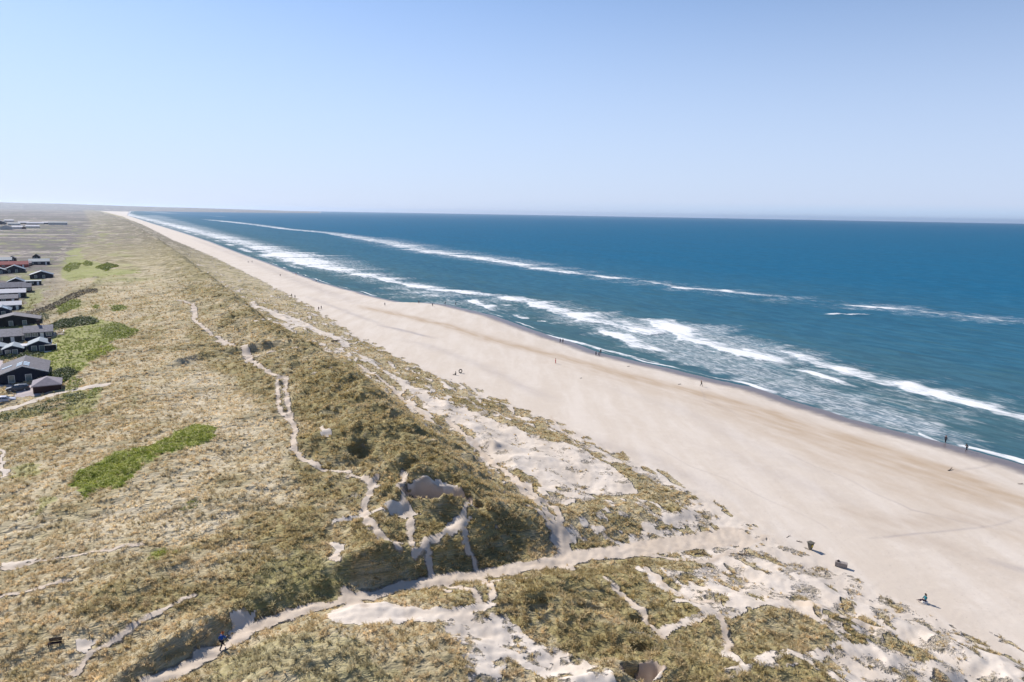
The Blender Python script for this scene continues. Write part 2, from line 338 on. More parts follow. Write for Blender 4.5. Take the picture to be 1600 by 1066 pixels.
def cover(X, Y):
    s, t = st(X, Y); r = np.hypot(X, Y)
    a, b, c = tw(s), tf(s), tc(s)
    res = np.clip(r*.004, .3, 6)
    wx = X+.45*gnoise(X/1.7, Y/1.7, 101)+.9*gnoise(X/6., Y/6., 102)*.5; wy = Y+.45*gnoise(X/1.7, Y/1.7, 103)+.45*gnoise(X/6., Y/6., 104)
    v = (b-t)/(b-c)
    # streaked patches of grass on the seaward apron
    n = fbm((s*.8+t*.6)/5.2, (t*.8-s*.25)/2.1, 3, 111)+.45*fbm(X/13., Y/13., 2, 117)
    th = np.interp(v, [-.12, 0, .12, .45, .6, .75, 1], [1.2, .16, .0, -.05, .02, -.2, -.9])
    th = th-.22*sm(260, 500, s)-.05-.26*sm(105, 170, s)*sm(.75, .5, v)*sm(-.05, .06, v)
    th = np.where(s < 62, np.interp(t, [45, 60, 75, 84, 90], [-.05, .05, .14, .22, .8]), th)
    ap = sm(th, th+.22, n)*np.interp(v, [0, .2, .8, 1], [.75, .8, .8, 1])
    veg = np.where(t < c, 1., ap)
    spars = .36*sm(-.35, .30, fbm(X/4., Y/4., 3, 118))*sm(-.02, .12, v)
    veg = np.maximum(veg, np.where(t >= c, spars, 0))
    # bare scoops on the ridge
    scoop = sm(.34, .5, fbm(X/4.5, Y/4.5, 3, 39))*np.exp(-((t-c-1)/9.)**2)*sm(66, 80, s)*sm(420, 250, s)
    # thinner spots inland
    thin = sm(.25, .6, fbm(X/9., Y/9., 3, 121))
    veg = veg-np.where(t < c, .38*thin, 0)
    veg = veg*(1-scoop)
    olive = .35+.30*sm(300, 900, s)+.6*fbm(X/16., Y/16., 3, 131)+.35*fbm(X/5., Y/5., 2, 132)+.30*np.exp(-((t-c)/13.)**2)
    pale = np.zeros(X.shape); green = np.zeros(X.shape)
    for P in PALEW:
        pale = np.maximum(pale, soft(wx+2*gnoise(X/7, Y/7, 7), wy+2*gnoise(X/7, Y/7, 8), P, 4.)*(.55+.7*fbm(X/8., Y/8., 3, 22)))
    for P in OLW:
        k = soft(wx+1.5*gnoise(X/5, Y/5, 9), wy+1.5*gnoise(X/5, Y/5, 10), P, 2.2); olive = olive+k*(.45-.4*olive); pale = pale*(1-k)
    for P, o in VEGW:
        k = inpoly(wx, wy, P); veg = np.where(k, np.maximum(veg, .9+.15*gnoise(X/3, Y/3, 12)), veg); olive = np.where(k, olive*.4+o*.7, olive)
    for P in SANDW:
        k = inpoly(wx, wy, P); veg = np.where(k, np.where((t > c+3) | (s < 60), np.minimum(np.maximum(veg, np.where(s > 75, .25, .42)), np.where((t > c+3) & (s > 75), .36, .72))*sm(-.25, .35, fbm(X/3.2, Y/3.2, 4, 112, .65)), 0.), veg)
    trail = np.zeros(X.shape)
    for P, w in TRW:
        m = near(X, Y, P, 6)
        if m.any():
            D, T, S = polydist(X[m]+.4*gnoise(X[m]/2, Y[m]/2, 13)+.25*gnoise(X[m]/.8, Y[m]/.8, 113), Y[m]+.4*gnoise(X[m]/2, Y[m]/2, 14)+.25*gnoise(X[m]/.8, Y[m]/.8, 114), P)
            w2 = w*(.62+.6*gnoise(X[m]/1.6, Y[m]/1.6, 15))
            veg[m] = np.minimum(veg[m], sm(-.1, .8, D-w2)); trail[m] = np.maximum(trail[m], sm(.5, 0, D-w2))
    bowlg = np.zeros(X.shape)  # far walls of deep bowls: earthy brown, with their shade put into the tint
    D, T, S = polydist(wx, wy, PW)
    wd = np.interp(T, [0, 4, 7, 10, 13], [.6, .6, .65, .9, 2.2])
    veg = np.minimum(veg, sm(-.1, 1.1, D-wd)); trail = np.maximum(trail, sm(.8, .2, D-wd))
    for (cx, cy), ra, rb, d in BW:
        if d > 2:
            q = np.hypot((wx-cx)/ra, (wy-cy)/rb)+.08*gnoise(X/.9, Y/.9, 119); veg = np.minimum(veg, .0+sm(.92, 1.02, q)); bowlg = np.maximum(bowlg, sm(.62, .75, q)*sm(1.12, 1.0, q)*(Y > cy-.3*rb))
    for P, g in GRW:
        m = near(X, Y, P, 6)
        if m.any():
            k = inpoly(wx[m]+1.2*gnoise(X[m]/3, Y[m]/3, 16), wy[m]+1.2*gnoise(X[m]/3, Y[m]/3, 17), P)*g
            green[m] = np.maximum(green[m], k); veg[m] = np.where(k > 0, 1, veg[m])
    farin = sm(250, 500, s)*sm(10, 40, c-t)
    green = np.maximum(green, farin*sm(.12, .35, fbm(s/60., t/18., 3, 151))*.38*sm(3500, 1200, r))
    # the open heath inland
    heath = np.maximum(sm(50, 95, c-t)*sm(180, 330, s), .62*sm(450, 1100, s)*(t < c+40))
    hl = (r > 8000) & (np.degrees(np.arctan2(X, Y)) < -15.5) & (t > c-200); heath = np.where(hl, 1., heath); veg = np.where(hl, 1., veg)
    patch = sm(.30, .42, fbm(s/90., t/30., 3, 161))*sm(30, 60, c-t)*sm(300, 500, s)
    veg = np.where(patch > 0, veg*(1-.55*patch), veg)
    D, T, S = polydist(X, Y, TW); veg = np.minimum(veg, sm(1.1, 1.6, D)); green = green*sm(1., 1.6, D)
    gravel = np.zeros(X.shape)
    for P in (YARD, DRIVE, PAD1):
        k = inpoly(X, Y, P); gravel = np.where(k, 1., gravel); veg = np.where(k, 0, veg); green = np.where(k, 0, green)
    brown = np.zeros(X.shape); grey = np.zeros(X.shape)
    for P, w, bb, gg in STW:
        m = near(X, Y, P, w*4)
        if m.any():
            D, T, S = polydist(X[m]+1.5*gnoise(X[m]/12, Y[m]/12, 18), Y[m]+1.5*gnoise(X[m]/12, Y[m]/12, 19), P)
            e = np.exp(-(D/w)**2)*(.85+.6*fbm(s[m]/9., t[m]/2., 2, 20))*sm(-.2, .8, np.minimum(T+.2, len(P)-.8-T))
            brown[m] = np.maximum(brown[m], e*bb); grey[m] = np.maximum(grey[m], e*gg)
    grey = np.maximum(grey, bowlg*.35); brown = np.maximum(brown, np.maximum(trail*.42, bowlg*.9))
    return dict(veg=np.clip(veg, 0, 1), green=np.clip(green, 0, 1), olive=np.clip(olive, 0, 1), pale=np.clip(pale, 0, 1),
                brown=np.clip(brown, 0, 1), grey=np.clip(grey, 0, 1), gravel=gravel, heath=heath, s=s, t=t)

# ------------------------------------------------------------------ mesh helpers
def mesh_np(name, V, Q, smooth=True):
    me = bpy.data.meshes.new(name)
    me.vertices.add(len(V)); me.vertices.foreach_set('co', np.ascontiguousarray(V, np.float32).ravel())
    n = len(Q); k = Q.shape[1]
    me.loops.add(n*k); me.loops.foreach_set('vertex_index', np.ascontiguousarray(Q, np.int32).ravel())
    me.polygons.add(n); me.polygons.foreach_set('loop_start', np.arange(0, n*k, k, dtype=np.int32))
    me.update(calc_edges=True)
    if smooth: me.polygons.foreach_set('use_smooth', np.ones(n, bool))
    return me
def attr4(me, name, a, b, c, d):
    at = me.attributes.new(name, 'FLOAT_COLOR', 'POINT')
    at.data.foreach_set('color', np.stack([a, b, c, d], 1).astype(np.float32).ravel())
def link(name, me, mat=None, parent=None):
    o = bpy.data.objects.new(name, me); COL.objects.link(o)
    if mat is not None and me is not None:
        me.materials.clear(); me.materials.append(mat)
    if parent is not None: o.parent = parent
    return o
def polar(az, rr):
    A, Rr = np.meshgrid(np.radians(az), rr)
    X = Rr*np.sin(A); Y = Rr*np.cos(A)
    n, m = X.shape
    i = np.arange(n*m).reshape(n, m)
    Q = np.stack([i[:-1, :-1], i[:-1, 1:], i[1:, 1:], i[1:, :-1]], -1).reshape(-1, 4)[:, ::-1]
    return X.ravel(), Y.ravel(), Q

# ------------------------------------------------------------------ materials
class NT:
    def __init__(s, name):
        s.m = bpy.data.materials.new(name); s.m.use_nodes = True
        s.t = s.m.node_tree; s.t.nodes.clear()
        s.out = s.t.nodes.new('ShaderNodeOutputMaterial')
    def n(s, ty, **k):
        o = s.t.nodes.new('ShaderNode'+ty)
        for a, b in k.items(): setattr(o, a, b)
        return o
    def l(s, a, b): s.t.links.new(a, b)
    def put(s, sock, v):
        if hasattr(v, 'is_output'): s.l(v, sock)
        elif v is not None: sock.default_value = v
    def math(s, op, a, b=None, c=None, clamp=False):
        o = s.n('Math', operation=op, use_clamp=clamp)
        for i, v in enumerate((a, b, c)):
            if v is not None: s.put(o.inputs[i], v)
        return o.outputs[0]
    def mix(s, f, a, b, blend='MIX'):
        o = s.n('Mix', data_type='RGBA', blend_type=blend)
        s.put(o.inputs[0], f)
        for i, v in ((6, a), (7, b)):
            if isinstance(v, tuple): v = (*v[:3], 1)
            s.put(o.inputs[i], v)
        return o.outputs[2]
    def noise(s, vec, scale, detail=2, rough=.5, dist=0.):
        o = s.n('TexNoise'); s.put(o.inputs['Vector'], vec); o.inputs['Scale'].default_value = scale
        o.inputs['Detail'].default_value = detail; o.inputs['Roughness'].default_value = rough; o.inputs['Distortion'].default_value = dist
        return o.outputs[0]
    def ramp(s, v, lo, hi):
        o = s.n('MapRange', interpolation_type='SMOOTHSTEP'); s.put(o.inputs[0], v)
        s.put(o.inputs[1], lo); s.put(o.inputs[2], hi)
        return o.outputs[0]
    def attr(s, name, ty='GEOMETRY'):
        o = s.n('Attribute', attribute_name=name, attribute_type=ty); return o
    def pos(s): return s.n('NewGeometry').outputs['Position']
    def mapping(s, vec, scale=(1, 1, 1), rot=(0, 0, 0)):
        o = s.n('Mapping'); s.put(o.inputs[0], vec); o.inputs['Scale'].default_value = scale; o.inputs['Rotation'].default_value = rot
        return o.outputs[0]
    def bsdf(s, col, rough=.8, spec=.3, bump=None, bdist=.1, bstr=1., **k):
        p = s.n('BsdfPrincipled')
        if isinstance(col, tuple): col = (*col[:3], 1)
        s.put(p.inputs['Base Color'], col); s.put(p.inputs['Roughness'], rough); s.put(p.inputs['Specular IOR Level'], spec)
        for a, b in k.items(): s.put(p.inputs[a.replace('_', ' ')], b)
        if bump is not None:
            b = s.n('Bump'); b.inputs['Strength'].default_value = bstr; b.inputs['Distance'].default_value = bdist
            s.put(b.inputs['Height'], bump); s.l(b.outputs[0], p.inputs['Normal'])
        s.l(p.outputs[0], s.out.inputs[0]); return p

def simple(name, col, rough=.7, spec=.3, var=.15, scale=3., stripes=None, metallic=0.):
    """plain procedural paint / timber / cloth with a little unevenness"""
    m = NT(name); tc_ = m.n('TexCoord').outputs['Object']
    n = m.noise(tc_, scale, 3, .6)
    f = m.ramp(n, .3, .7)
    c = m.mix(f, tuple(x*(1-var) for x in col), tuple(min(1, x*(1+var)) for x in col))
    h = n
    if stripes:
        w = m.n('TexWave', bands_direction=stripes[0]); m.put(w.inputs[0], tc_); w.inputs['Scale'].default_value = stripes[1]; w.inputs['Distortion'].default_value = .1
        c = m.mix(m.math('MULTIPLY', m.ramp(w.outputs['Fac'], .0, .25), 1.), tuple(x*.6 for x in col), c); h = w.outputs['Fac']
    m.bsdf(c, rough, spec, h, .02, .5, Metallic=metallic)
    return m.m

# ground
g = NT('dune_ground'); P = g.pos()
m1 = g.n('SeparateColor'); A1 = g.attr('cover_a'); g.l(A1.outputs['Color'], m1.inputs[0]); veg, green, olive = m1.outputs[0], m1.outputs[1], m1.outputs[2]; pale = A1.outputs['Alpha']
m2 = g.n('SeparateColor'); A2 = g.attr('cover_b'); g.l(A2.outputs['Color'], m2.inputs[0]); brown, grey, gravel = m2.outputs[0], m2.outputs[1], m2.outputs[2]; heath = A2.outputs['Alpha']
nb = g.noise(P, .06, 4, .6); nm = g.noise(P, .45, 4, .6); nf = g.noise(P, 2.2, 4, .65); nt = g.noise(P, 7., 3, .6)
rot = g.mapping(P, (.20, .03, 1), (0, 0, R(-32)))           # long streaks laid by the wind along the coast
ns = g.noise(rot, 1.0, 5, .6, .3)
rot2 = g.mapping(P, (1.3, .3, 1), (0, 0, R(-44)))
nr = g.noise(rot2, 1.0, 3, .6, .4)
sand = g.mix(g.ramp(ns, .35, .7), (.56, .475, .39), (.62, .54, .46))
sand = g.mix(g.math('MULTIPLY', g.ramp(nm, .5, .75), .35), sand, (.68, .60, .52))
sand = g.mix(g.math('MULTIPLY', g.ramp(nf, .56, .78), .32), sand, (.38, .31, .25))
sand = g.mix(g.math('MULTIPLY', g.ramp(nt, .56, .74), .25), sand, (.33, .27, .22))
vf_ = g.n('TexVoronoi'); g.l(P, vf_.inputs['Vector']); vf_.inputs['Scale'].default_value = 1.5; vf_.inputs['Randomness'].default_value = 1.
fp = g.math('MULTIPLY', g.ramp(vf_.outputs['Distance'], .17, .08), g.ramp(nr, .42, .6))      # footprints
sand = g.mix(g.math('MULTIPLY', fp, .6), sand, (.30, .245, .20))
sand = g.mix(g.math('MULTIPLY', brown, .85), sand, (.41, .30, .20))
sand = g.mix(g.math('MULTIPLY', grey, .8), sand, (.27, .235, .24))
sand = g.mix(g.math('MULTIPLY', gravel, .9), sand, (.42, .36, .36))
# wet band at the water's edge
sp = g.n('SeparateXYZ'); g.l(P, sp.inputs[0]); zz = sp.outputs[2]
wet = g.ramp(g.math('ADD', zz, g.math('MULTIPLY', g.math('SUBTRACT', nm, .5), .2)), .62, .26)
sand = g.mix(wet, sand, (.16, .13, .125))
st0 = g.mix(g.ramp(nm, .3, .7), (.52, .43, .28), (.40, .325, .19))
st1 = g.mix(g.ramp(nm, .3, .7), (.34, .28, .13), (.24, .195, .08))
stp = g.mix(g.ramp(nm, .3, .7), (.62, .53, .39), (.49, .41, .27))
vg = g.mix(g.ramp(g.math('ADD', olive, g.math('MULTIPLY', g.math('SUBTRACT', nf, .5), .9)), .25, .75), st0, st1)
vg = g.mix(pale, vg, stp)
vg = g.mix(g.math('MULTIPLY', g.ramp(nr, .52, .72), .28), vg, (.19, .145, .075))
vg = g.mix(g.math('MULTIPLY', g.ramp(nt, .55, .75), .3), vg, (.46, .40, .28))
hc = g.mix(g.ramp(ns, .35, .65), (.062, .048, .058), (.14, .108, .11))
hc = g.mix(g.ramp(nb, .5, .7), hc, (.09, .095, .06))
nl = g.noise(g.mapping(P, (.0045, .014, 1), (0, 0, R(-32))), 1.0, 5, .62, .4)
hc = g.mix(g.math('MULTIPLY', g.ramp(nl, .53, .60), .75), hc, (.40, .35, .29))
hc = g.mix(g.math('MULTIPLY', g.ramp(nl, .47, .40), .85), hc, (.055, .065, .045))
nk = g.noise(g.mapping(P, (.05, .09, 1), (0, 0, R(-32))), 1.0, 5, .65, .5)
vg = g.mix(g.math('MULTIPLY', g.ramp(nk, .50, .66), .5), vg, (.15, .13, .06))
vg = g.mix(g.math('MULTIPLY', g.ramp(nk, .46, .36), .35), vg, (.42, .36, .26))
vg = g.mix(g.math('MULTIPLY', heath, .95), vg, hc)
gc = g.mix(g.ramp(nf, .3, .7), (.17, .20, .04), (.32, .33, .075))
gc = g.mix(g.math('MULTIPLY', g.ramp(ns, .5, .62), .45), gc, (.36, .32, .15))
vg = g.mix(g.math('MULTIPLY', green, g.ramp(nm, .75, .45)), vg, gc)
vg = g.mix(g.math('MULTIPLY', green, .55), vg, gc)
vf = g.ramp(g.math('ADD', veg, g.math('ADD', g.math('MULTIPLY', g.math('SUBTRACT', nf, .5), .8), g.math('MULTIPLY', g.math('SUBTRACT', nm, .5), .5))), .24, .72)
col = g.mix(vf, sand, vg)
hb = g.math('ADD', g.math('MULTIPLY', nk, g.math('MULTIPLY', vf, 5.)), g.math('MULTIPLY', g.math('ADD', g.math('MULTIPLY', nf, .55), g.math('MULTIPLY', nm, 1.2)), g.math('ADD', .06, g.math('MULTIPLY', vf, .9))), g.math('SUBTRACT', g.math('MULTIPLY', nt, .2), g.math('MULTIPLY', fp, .12)))
rough = g.math('SUBTRACT', .95, g.math('MULTIPLY', wet, .62))
g.bsdf(col, rough, .25, hb, .55, .8)
M_GROUND = g.m

# water
w = NT('sea_water'); P = w.pos()
FA = w.attr('foam'); fs = w.n('SeparateColor'); w.l(FA.outputs['Color'], fs.inputs[0]); foam, off, lace = fs.outputs[0], fs.outputs[1], fs.outputs[2]
rt = w.mapping(P, (1, 1, 1), (0, 0, R(-32)))
rs = w.mapping(rt, (.9, .28, 1)); rs2 = w.mapping(rt, (.14, .035, 1)); rs3 = w.mapping(rt, (.03, .006, 1))
n1 = w.noise(rs, .55, 4, .62, .6); n2 = w.noise(rs2, 1.0, 4, .6); n3 = w.noise(rs3, 1.0, 4, .55)
vo = w.n('TexVoronoi', feature='DISTANCE_TO_EDGE'); w.l(w.mapping(rt, (.55, .3, 1)), vo.inputs['Vector']); vo.inputs['Scale'].default_value = 2.3
dn = w.noise(w.mapping(rt, (.8, .8, 1)), 1.0, 3, .6)
w.l(w.mapping(w.mix(.6, w.mapping(rt, (.55, .3, 1)), dn, 'ADD'), (1, 1, 1)), vo.inputs['Vector'])
net = w.ramp(w.noise(w.mapping(rt, (.55, .2, 1)), 1.3, 4, .62, .9), .40, .68)
deep = w.mix(w.ramp(off, .0, .22), (.060, .128, .145), (.026, .122, .195))
deep = w.mix(w.ramp(off, .22, .62), deep, (.001, .108, .215))
deep = w.mix(w.math('MULTIPLY', w.ramp(n3, .45, .7), .35), deep, (.008, .08, .15))
n5 = w.noise(w.mapping(rt, (.22, .07, 1)), 1.0, 5, .7, .5)
deep = w.mix(w.math('MULTIPLY', w.ramp(n5, .42, .62), .3), deep, (.012, .048, .082))
deep = w.mix(w.math('MULTIPLY', w.ramp(n5, .5, .38), .25), deep, (.05, .16, .22))
deep = w.mix(w.math('MULTIPLY', w.ramp(n2, .45, .75), w.math('SUBTRACT', .38, w.math('MULTIPLY', off, .35))), deep, (.05, .105, .09))
fm = w.math('ADD', foam, w.math('MULTIPLY', w.math('SUBTRACT', n1, .5), 1.25))
fm = w.math('ADD', fm, w.math('MULTIPLY', w.math('SUBTRACT', n2, .5), .8))
solid = w.ramp(fm, .38, .98)
lc = w.math('MULTIPLY', w.math('ADD', w.math('MULTIPLY', net, .8), .22), w.ramp(w.math('ADD', lace, w.math('MULTIPLY', w.math('SUBTRACT', n1, .5), 1.2)), .25, .75))
cap = w.math('MULTIPLY', w.ramp(w.math('MULTIPLY', n1, n2), .52, .56), w.ramp(off, .03, .1))
ff = w.math('MAXIMUM', w.math('MAXIMUM', solid, w.math('MULTIPLY', lc, .62)), w.math('MULTIPLY', cap, .6))
col = w.mix(ff, deep, (.74, .74, .74))
hh = w.math('ADD', w.math('MULTIPLY', w.noise(rs, .5, 4, .6), .5), w.math('MULTIPLY', w.noise(rs2, 2.2, 3, .6), .9))
bp = w.n('Bump'); bp.inputs['Strength'].default_value = .8; bp.inputs['Distance'].default_value = .5; w.put(bp.inputs['Height'], hh)
df = w.n('BsdfDiffuse'); w.put(df.inputs[0], col); w.l(bp.outputs[0], df.inputs['Normal'])
gl = w.n('BsdfGlossy'); w.put(gl.inputs['Roughness'], .24); w.l(bp.outputs[0], gl.inputs['Normal'])
fr = w.n('Fresnel'); fr.inputs['IOR'].default_value = 1.33; w.l(bp.outputs[0], fr.inputs['Normal'])
# waves tip the mirror: a rough sea never reflects as much at a low angle as a flat one
fk = w.math('MULTIPLY', w.math('MINIMUM', fr.outputs[0], .065), w.math('SUBTRACT', 1, ff))
mxs = w.n('MixShader'); w.l(fk, mxs.inputs[0]); w.l(df.outputs[0], mxs.inputs[1]); w.l(gl.outputs[0], mxs.inputs[2]); w.l(mxs.outputs[0], w.out.inputs[0])
M_SEA = w.m

# ------------------------------------------------------------------ setting
def tagk(o, **k):
    for a, b in k.items(): o[a] = b
    return o
az = np.concatenate([np.arange(-180, -52, 4.), np.arange(-50, 48.001, .12), np.arange(52, 180.1, 4.)])
rr = np.concatenate([[.5, 6, 14, 24, 34], np.geomspace(40, 2600, 1010), np.geomspace(2700, 26000, 74)])
X, Y, Q = polar(az, rr)
Z = height(X, Y); C = cover(X, Y)
me = mesh_np('ground', np.stack([X, Y, Z], 1), Q)
attr4(me, 'cover_a', C['veg'], C['green'], C['olive'], C['pale'])
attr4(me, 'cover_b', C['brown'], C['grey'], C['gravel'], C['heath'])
ground = tagk(link('ground', me, M_GROUND), kind='structure')

# breakers: ribbons of (x, upper y, lower y, strength)
RIB = [
 ([(168,325,329,.5),(200,333,337,.8),(240,341,347,.8),(280,350,357,.85),(320,358,368,.8),(360,367,379,.85),(400,376,390,.8),(440,385,402,.9),(450,386,412,1),(470,392,415,.95),(500,403,424,.9),(540,414,430,.85),
   (600,429,441,.9),(650,441,452,.9),(700,448,460,.95),(760,456,466,.95),(805,460,472,1),(850,470,485,.95),(900,482,498,.9),(950,492,512,.85),(990,502,520,.8),(1040,510,535,.75)], 1),
 ([(930,490,500,.3),(1000,492,505,.5),(1028,494,508,.9),(1060,508,524,1),(1100,524,540,.95),(1150,538,556,.85),(1200,550,570,.85),(1232,556,575,.6),(1260,560,585,.5)], 1),
 ([(1200,536.3,543.7,0.28),(1238,547.8,558.2,0.79),(1300,567.2,579.8,0.79),(1350,580.5,594.5,0.84),(1400,591.1,608.9,0.88),(1450,603.2,621.8,0.88),(1500,618.6,633.4,0.93),(1560,632.6,647.4,0.93),(1620,647.6,662.4,0.93),(1800,692.9,709.1,0.93)], 1),
 ([(325,341.6,344.4,0.62),(400,349.6,352.4,0.7),(450,356.6,359.4,0.75),(520,361.8,366.2,0.7),(560,367.3,373.7,0.75),(620,375.5,383.5,0.75),(660,386.5,394.5,0.79),(700,392.5,400.5,0.84),(750,399.4,406.6,0.84),(800,407.3,413.7,0.79),(860,417.5,425.5,0.79),(900,425.0,430.0,0.79),
   (960,432.0,437.0,0.79),(1010,437.6,440.4,0.48),(1060,447.0,452.0,0.84),(1120,451.1,456.9,0.79),(1200,458.3,464.7,0.75),(1250,463.0,468.0,0.44),(1300,472.7,476.3,0.35),(1340,476.7,480.3,0.66),(1400,480.1,485.9,0.75),(1440,482.8,487.2,0.53),(1480,489.1,494.9,0.62),(1540,494.0,499.0,0.57),(1600,501.1,506.9,0.44),(1700,513.4,520.6,0.53)], 1),
 ([(1283,489,493,.3),(1310,490,494,.8),(1345,490,494,.7),(1365,490,494,.3)], 0),
 ([(1238,575,580,.3),(1260,579,585,.95),(1300,590,596,.95),(1338,603,608,.8),(1350,608,612,.3)], 1),
 ([(220,329,331,.4),(260,332,334,.6),(300,334,336,.3),(350,338,340,.5)], 0),
 ([(640,445,458,.5),(680,458,470,.6),(700,465,474,.6),(730,468,478,.3)], 0),
 ([(740,466,472,.9),(760,474,482,.9),(775,482,488,.7)], 1), ([(805,489,494,.9),(822,494,500,.8),(830,497,500,.3)], 1), ([(775,470,474,.7),(795,477,481,.6)], 1), ([(843,500,503,.9),(856,501,504,.9)],1),
 ([(800,511,514,.6),(850,521,525,.8),(900,533,537,.9),(935,542,546,.9),(985,555,559,.8),(1030,566,569,.4)], 0),
 ([(1130,588,590,.4),(1165,597,601,.9),(1190,605,610,.9),(1215,612,617,.8),(1260,624,628,.3)], 0),
 ([(1300,638,640,.3),(1360,655,659,.6),(1400,665,668,.3)],0),
 ([(1435,675,679,.8),(1465,688,692,.9),(1475,692,695,.2)], 0),
 ([(1485,690,693,.4),(1505,694,699,1),(1540,702,708,1),(1600,718,726,1),(1700,748,758,1)], 0),
 ([(930,503,512,.5),(960,515,528,.85),(1000,530,543,.95),(1030,541,551,.9),(1050,548,555,.5)], 1),
]
LACE = [
 ([(450,380,420,.5),(600,425,455,.5),(700,445,480,.6),(850,462,492,.45),(950,484,528,.7),(1040,490,555,.85),(1100,510,575,.8),(1200,535,610,.6),(1300,560,640,.45),(1450,590,690,.45),(1600,620,700,.3),(1800,660,760,.3)], 0),
 ([(1000,525,550,.6),(1100,548,580,.8),(1200,575,612,.85),(1300,610,650,.85),(1400,640,680,.8),(1500,665,705,.6),(1560,690,720,.2)], 0),
 ([(200,330,342,.6),(300,352,372,.6),(400,374,400,.5),(470,392,425,.6),(600,425,450,.5)], 0),
 ([(560,364,378,.4),(660,382,400,.5),(800,402,420,.5),(960,428,444,.4),(1100,445,464,.4),(1300,462,490,.3),(1400,474,492,.5),(1600,495,515,.4)], 0),
 ([(600,440,470,.3),(660,455,480,.5),(740,462,500,.5),(850,480,515,.3)], 0),
]
def ribbon(X, Y, s, t, rows, edge):
    rows = sorted((st(*unp(x, (y0+y1)/2, 0))[0], st(*unp(x, y0, 0)), st(*unp(x, y1, 0)), k) for x, y0, y1, k in rows)
    S = np.array([r[0] for r in rows])
    th = np.array([r[1][1] for r in rows]); tl = np.array([r[2][1] for r in rows]); K = np.array([r[3] for r in rows])
    hi = np.interp(s, S, th); lo = np.interp(s, S, tl)
    e = np.clip((hi-lo)*.25, .5, 12)*(gnoise(s/6., s*0, 33)*.6+gnoise(s/21., s*0, 34))
    q = (t-lo+e)/(hi-lo)
    m = (s > S[0]) & (s < S[-1])
    if edge: p = sm(-.12, .12, q)*(1-.45*sm(.3, 1, q))*(1-sm(.75, 1.35, q))
    else: p = sm(-.2, .3, q)*(1-sm(.7, 1.2, q))
    return np.where(m, p*np.interp(s, S, K)*(1+.55*fbm(s/19., s*0+.7, 3, 35)), 0)
azs = np.arange(-40, 50.001, .11)
rrs = np.concatenate([np.geomspace(95, 2600, 900), np.geomspace(2650, 26000, 100)])
X, Y, Q = polar(azs, rrs)
s, t = st(X, Y); r = np.hypot(X, Y)
keep = (t > tw(s)-14)
foam = np.zeros(X.shape); lace = np.zeros(X.shape)
for rows, e in RIB: foam = np.maximum(foam, ribbon(X, Y, s, t, rows, e))
for rows, e in LACE: lace = np.maximum(lace, ribbon(X, Y, s, t, rows, e))
dw = t-tw(s)
# swash edge, broken along the shore
sw = np.exp(-((dw-2.2-1.2*gnoise(s/9., s*0, 36))/.9)**2)*(.62+.75*gnoise(s/23., s*0+.3, 37))
sw = sw*sm(1200, 500, s)+np.exp(-((dw-14)/8)**2)*.8*sm(430, 600, s)*sm(-.2, .2, gnoise(s/120., s*0, 38))
foam = np.maximum(foam, sw)
Zs = np.zeros(X.shape)
fade = sm(900, 200, r)
for k, (L, amp, ang) in enumerate([(11., .16, 8), (7., .10, -14), (4.2, .06, 22), (2.8, .035, -30), (19, .18, 3)]):
    d = R(58+ang)
    ph = (X*math.sin(d)+Y*math.cos(d))/L*2*math.pi+2.5*gnoise(X/(L*2.5), Y/(L*2.5), 40+k)
    Zs += amp*np.sin(ph)*(.5+.8*gnoise(X/(L*4), Y/(L*4), 50+k))*np.where(L < 5, fade**2, fade)
Zs = Zs*sm(2, 30, dw)+.55*np.clip(foam, 0, 1)*sm(15, 40, dw)*sm(2500, 300, r)+.04
Zs = np.where(dw < 4, .04, Zs)
Qk = keep[Q].all(1)
Q = Q[Qk]
used = np.unique(Q); remap = np.zeros(len(X), np.int64); remap[used] = np.arange(len(used))
me = mesh_np('sea', np.stack([X, Y, Zs], 1)[used], remap[Q])
attr4(me, 'foam', np.clip(foam, 0, 1.2)[used], np.clip(dw/700., 0, 1)[used], np.clip(lace, 0, 1)[used], np.ones(len(used)))
sea = tagk(link('sea', me, M_SEA), kind='structure')

# ------------------------------------------------------------------ marram grass and heath tufts
def tuft_mesh(name, n, hgt, spread, wid, seed, lean=.25):
    r = random.Random(seed); V = []; Fc = []
    for i in range(n):
        a = r.random()*6.283; br = r.random()**.5*spread*.45
        bx, by = math.cos(a)*br, math.sin(a)*br
        a2 = a+r.uniform(-.7, .7); L = hgt*r.uniform(.55, 1.1); out = spread*r.uniform(.3, 1.25)
        dx, dy = math.cos(a2), math.sin(a2)
        w_ = wid*r.uniform(.7, 1.3); nx, ny = -dy*w_/2, dx*w_/2
        k = len(V)
        lx, ly = -.848*lean*L, -.53*lean*L
        for f, ww in ((0, 1), (.55, .85), (1, .15)):
            ox = dx*out*f**1.6+lx*f*f; oy = dy*out*f**1.6+ly*f*f; z = L*(f-.35*f*f)
            V += [(bx+ox-nx*ww, by+oy-ny*ww, z-.04), (bx+ox+nx*ww, by+oy+ny*ww, z-.04)]
        Fc += [(k, k+1, k+3, k+2), (k+2, k+3, k+5, k+4)]
    me = bpy.data.meshes.new(name); me.from_pydata(V, [], Fc); me.update(); return me
tm = NT('grass_blades'); tc4 = tm.attr('tcol', 'INSTANCER'); P = tm.pos()
nn = tm.noise(P, 3.5, 2, .6)
cc = tm.mix(1., tc4.outputs['Color'], tm.mix(tm.ramp(nn, .3, .7), (.72, .72, .72), (1.22, 1.2, 1.15)), 'MULTIPLY')
pb = tm.bsdf(cc, .75, .15)
tr = tm.n('BsdfTranslucent'); tm.l(cc, tr.inputs[0]); mx = tm.n('MixShader'); mx.inputs[0].default_value = .4
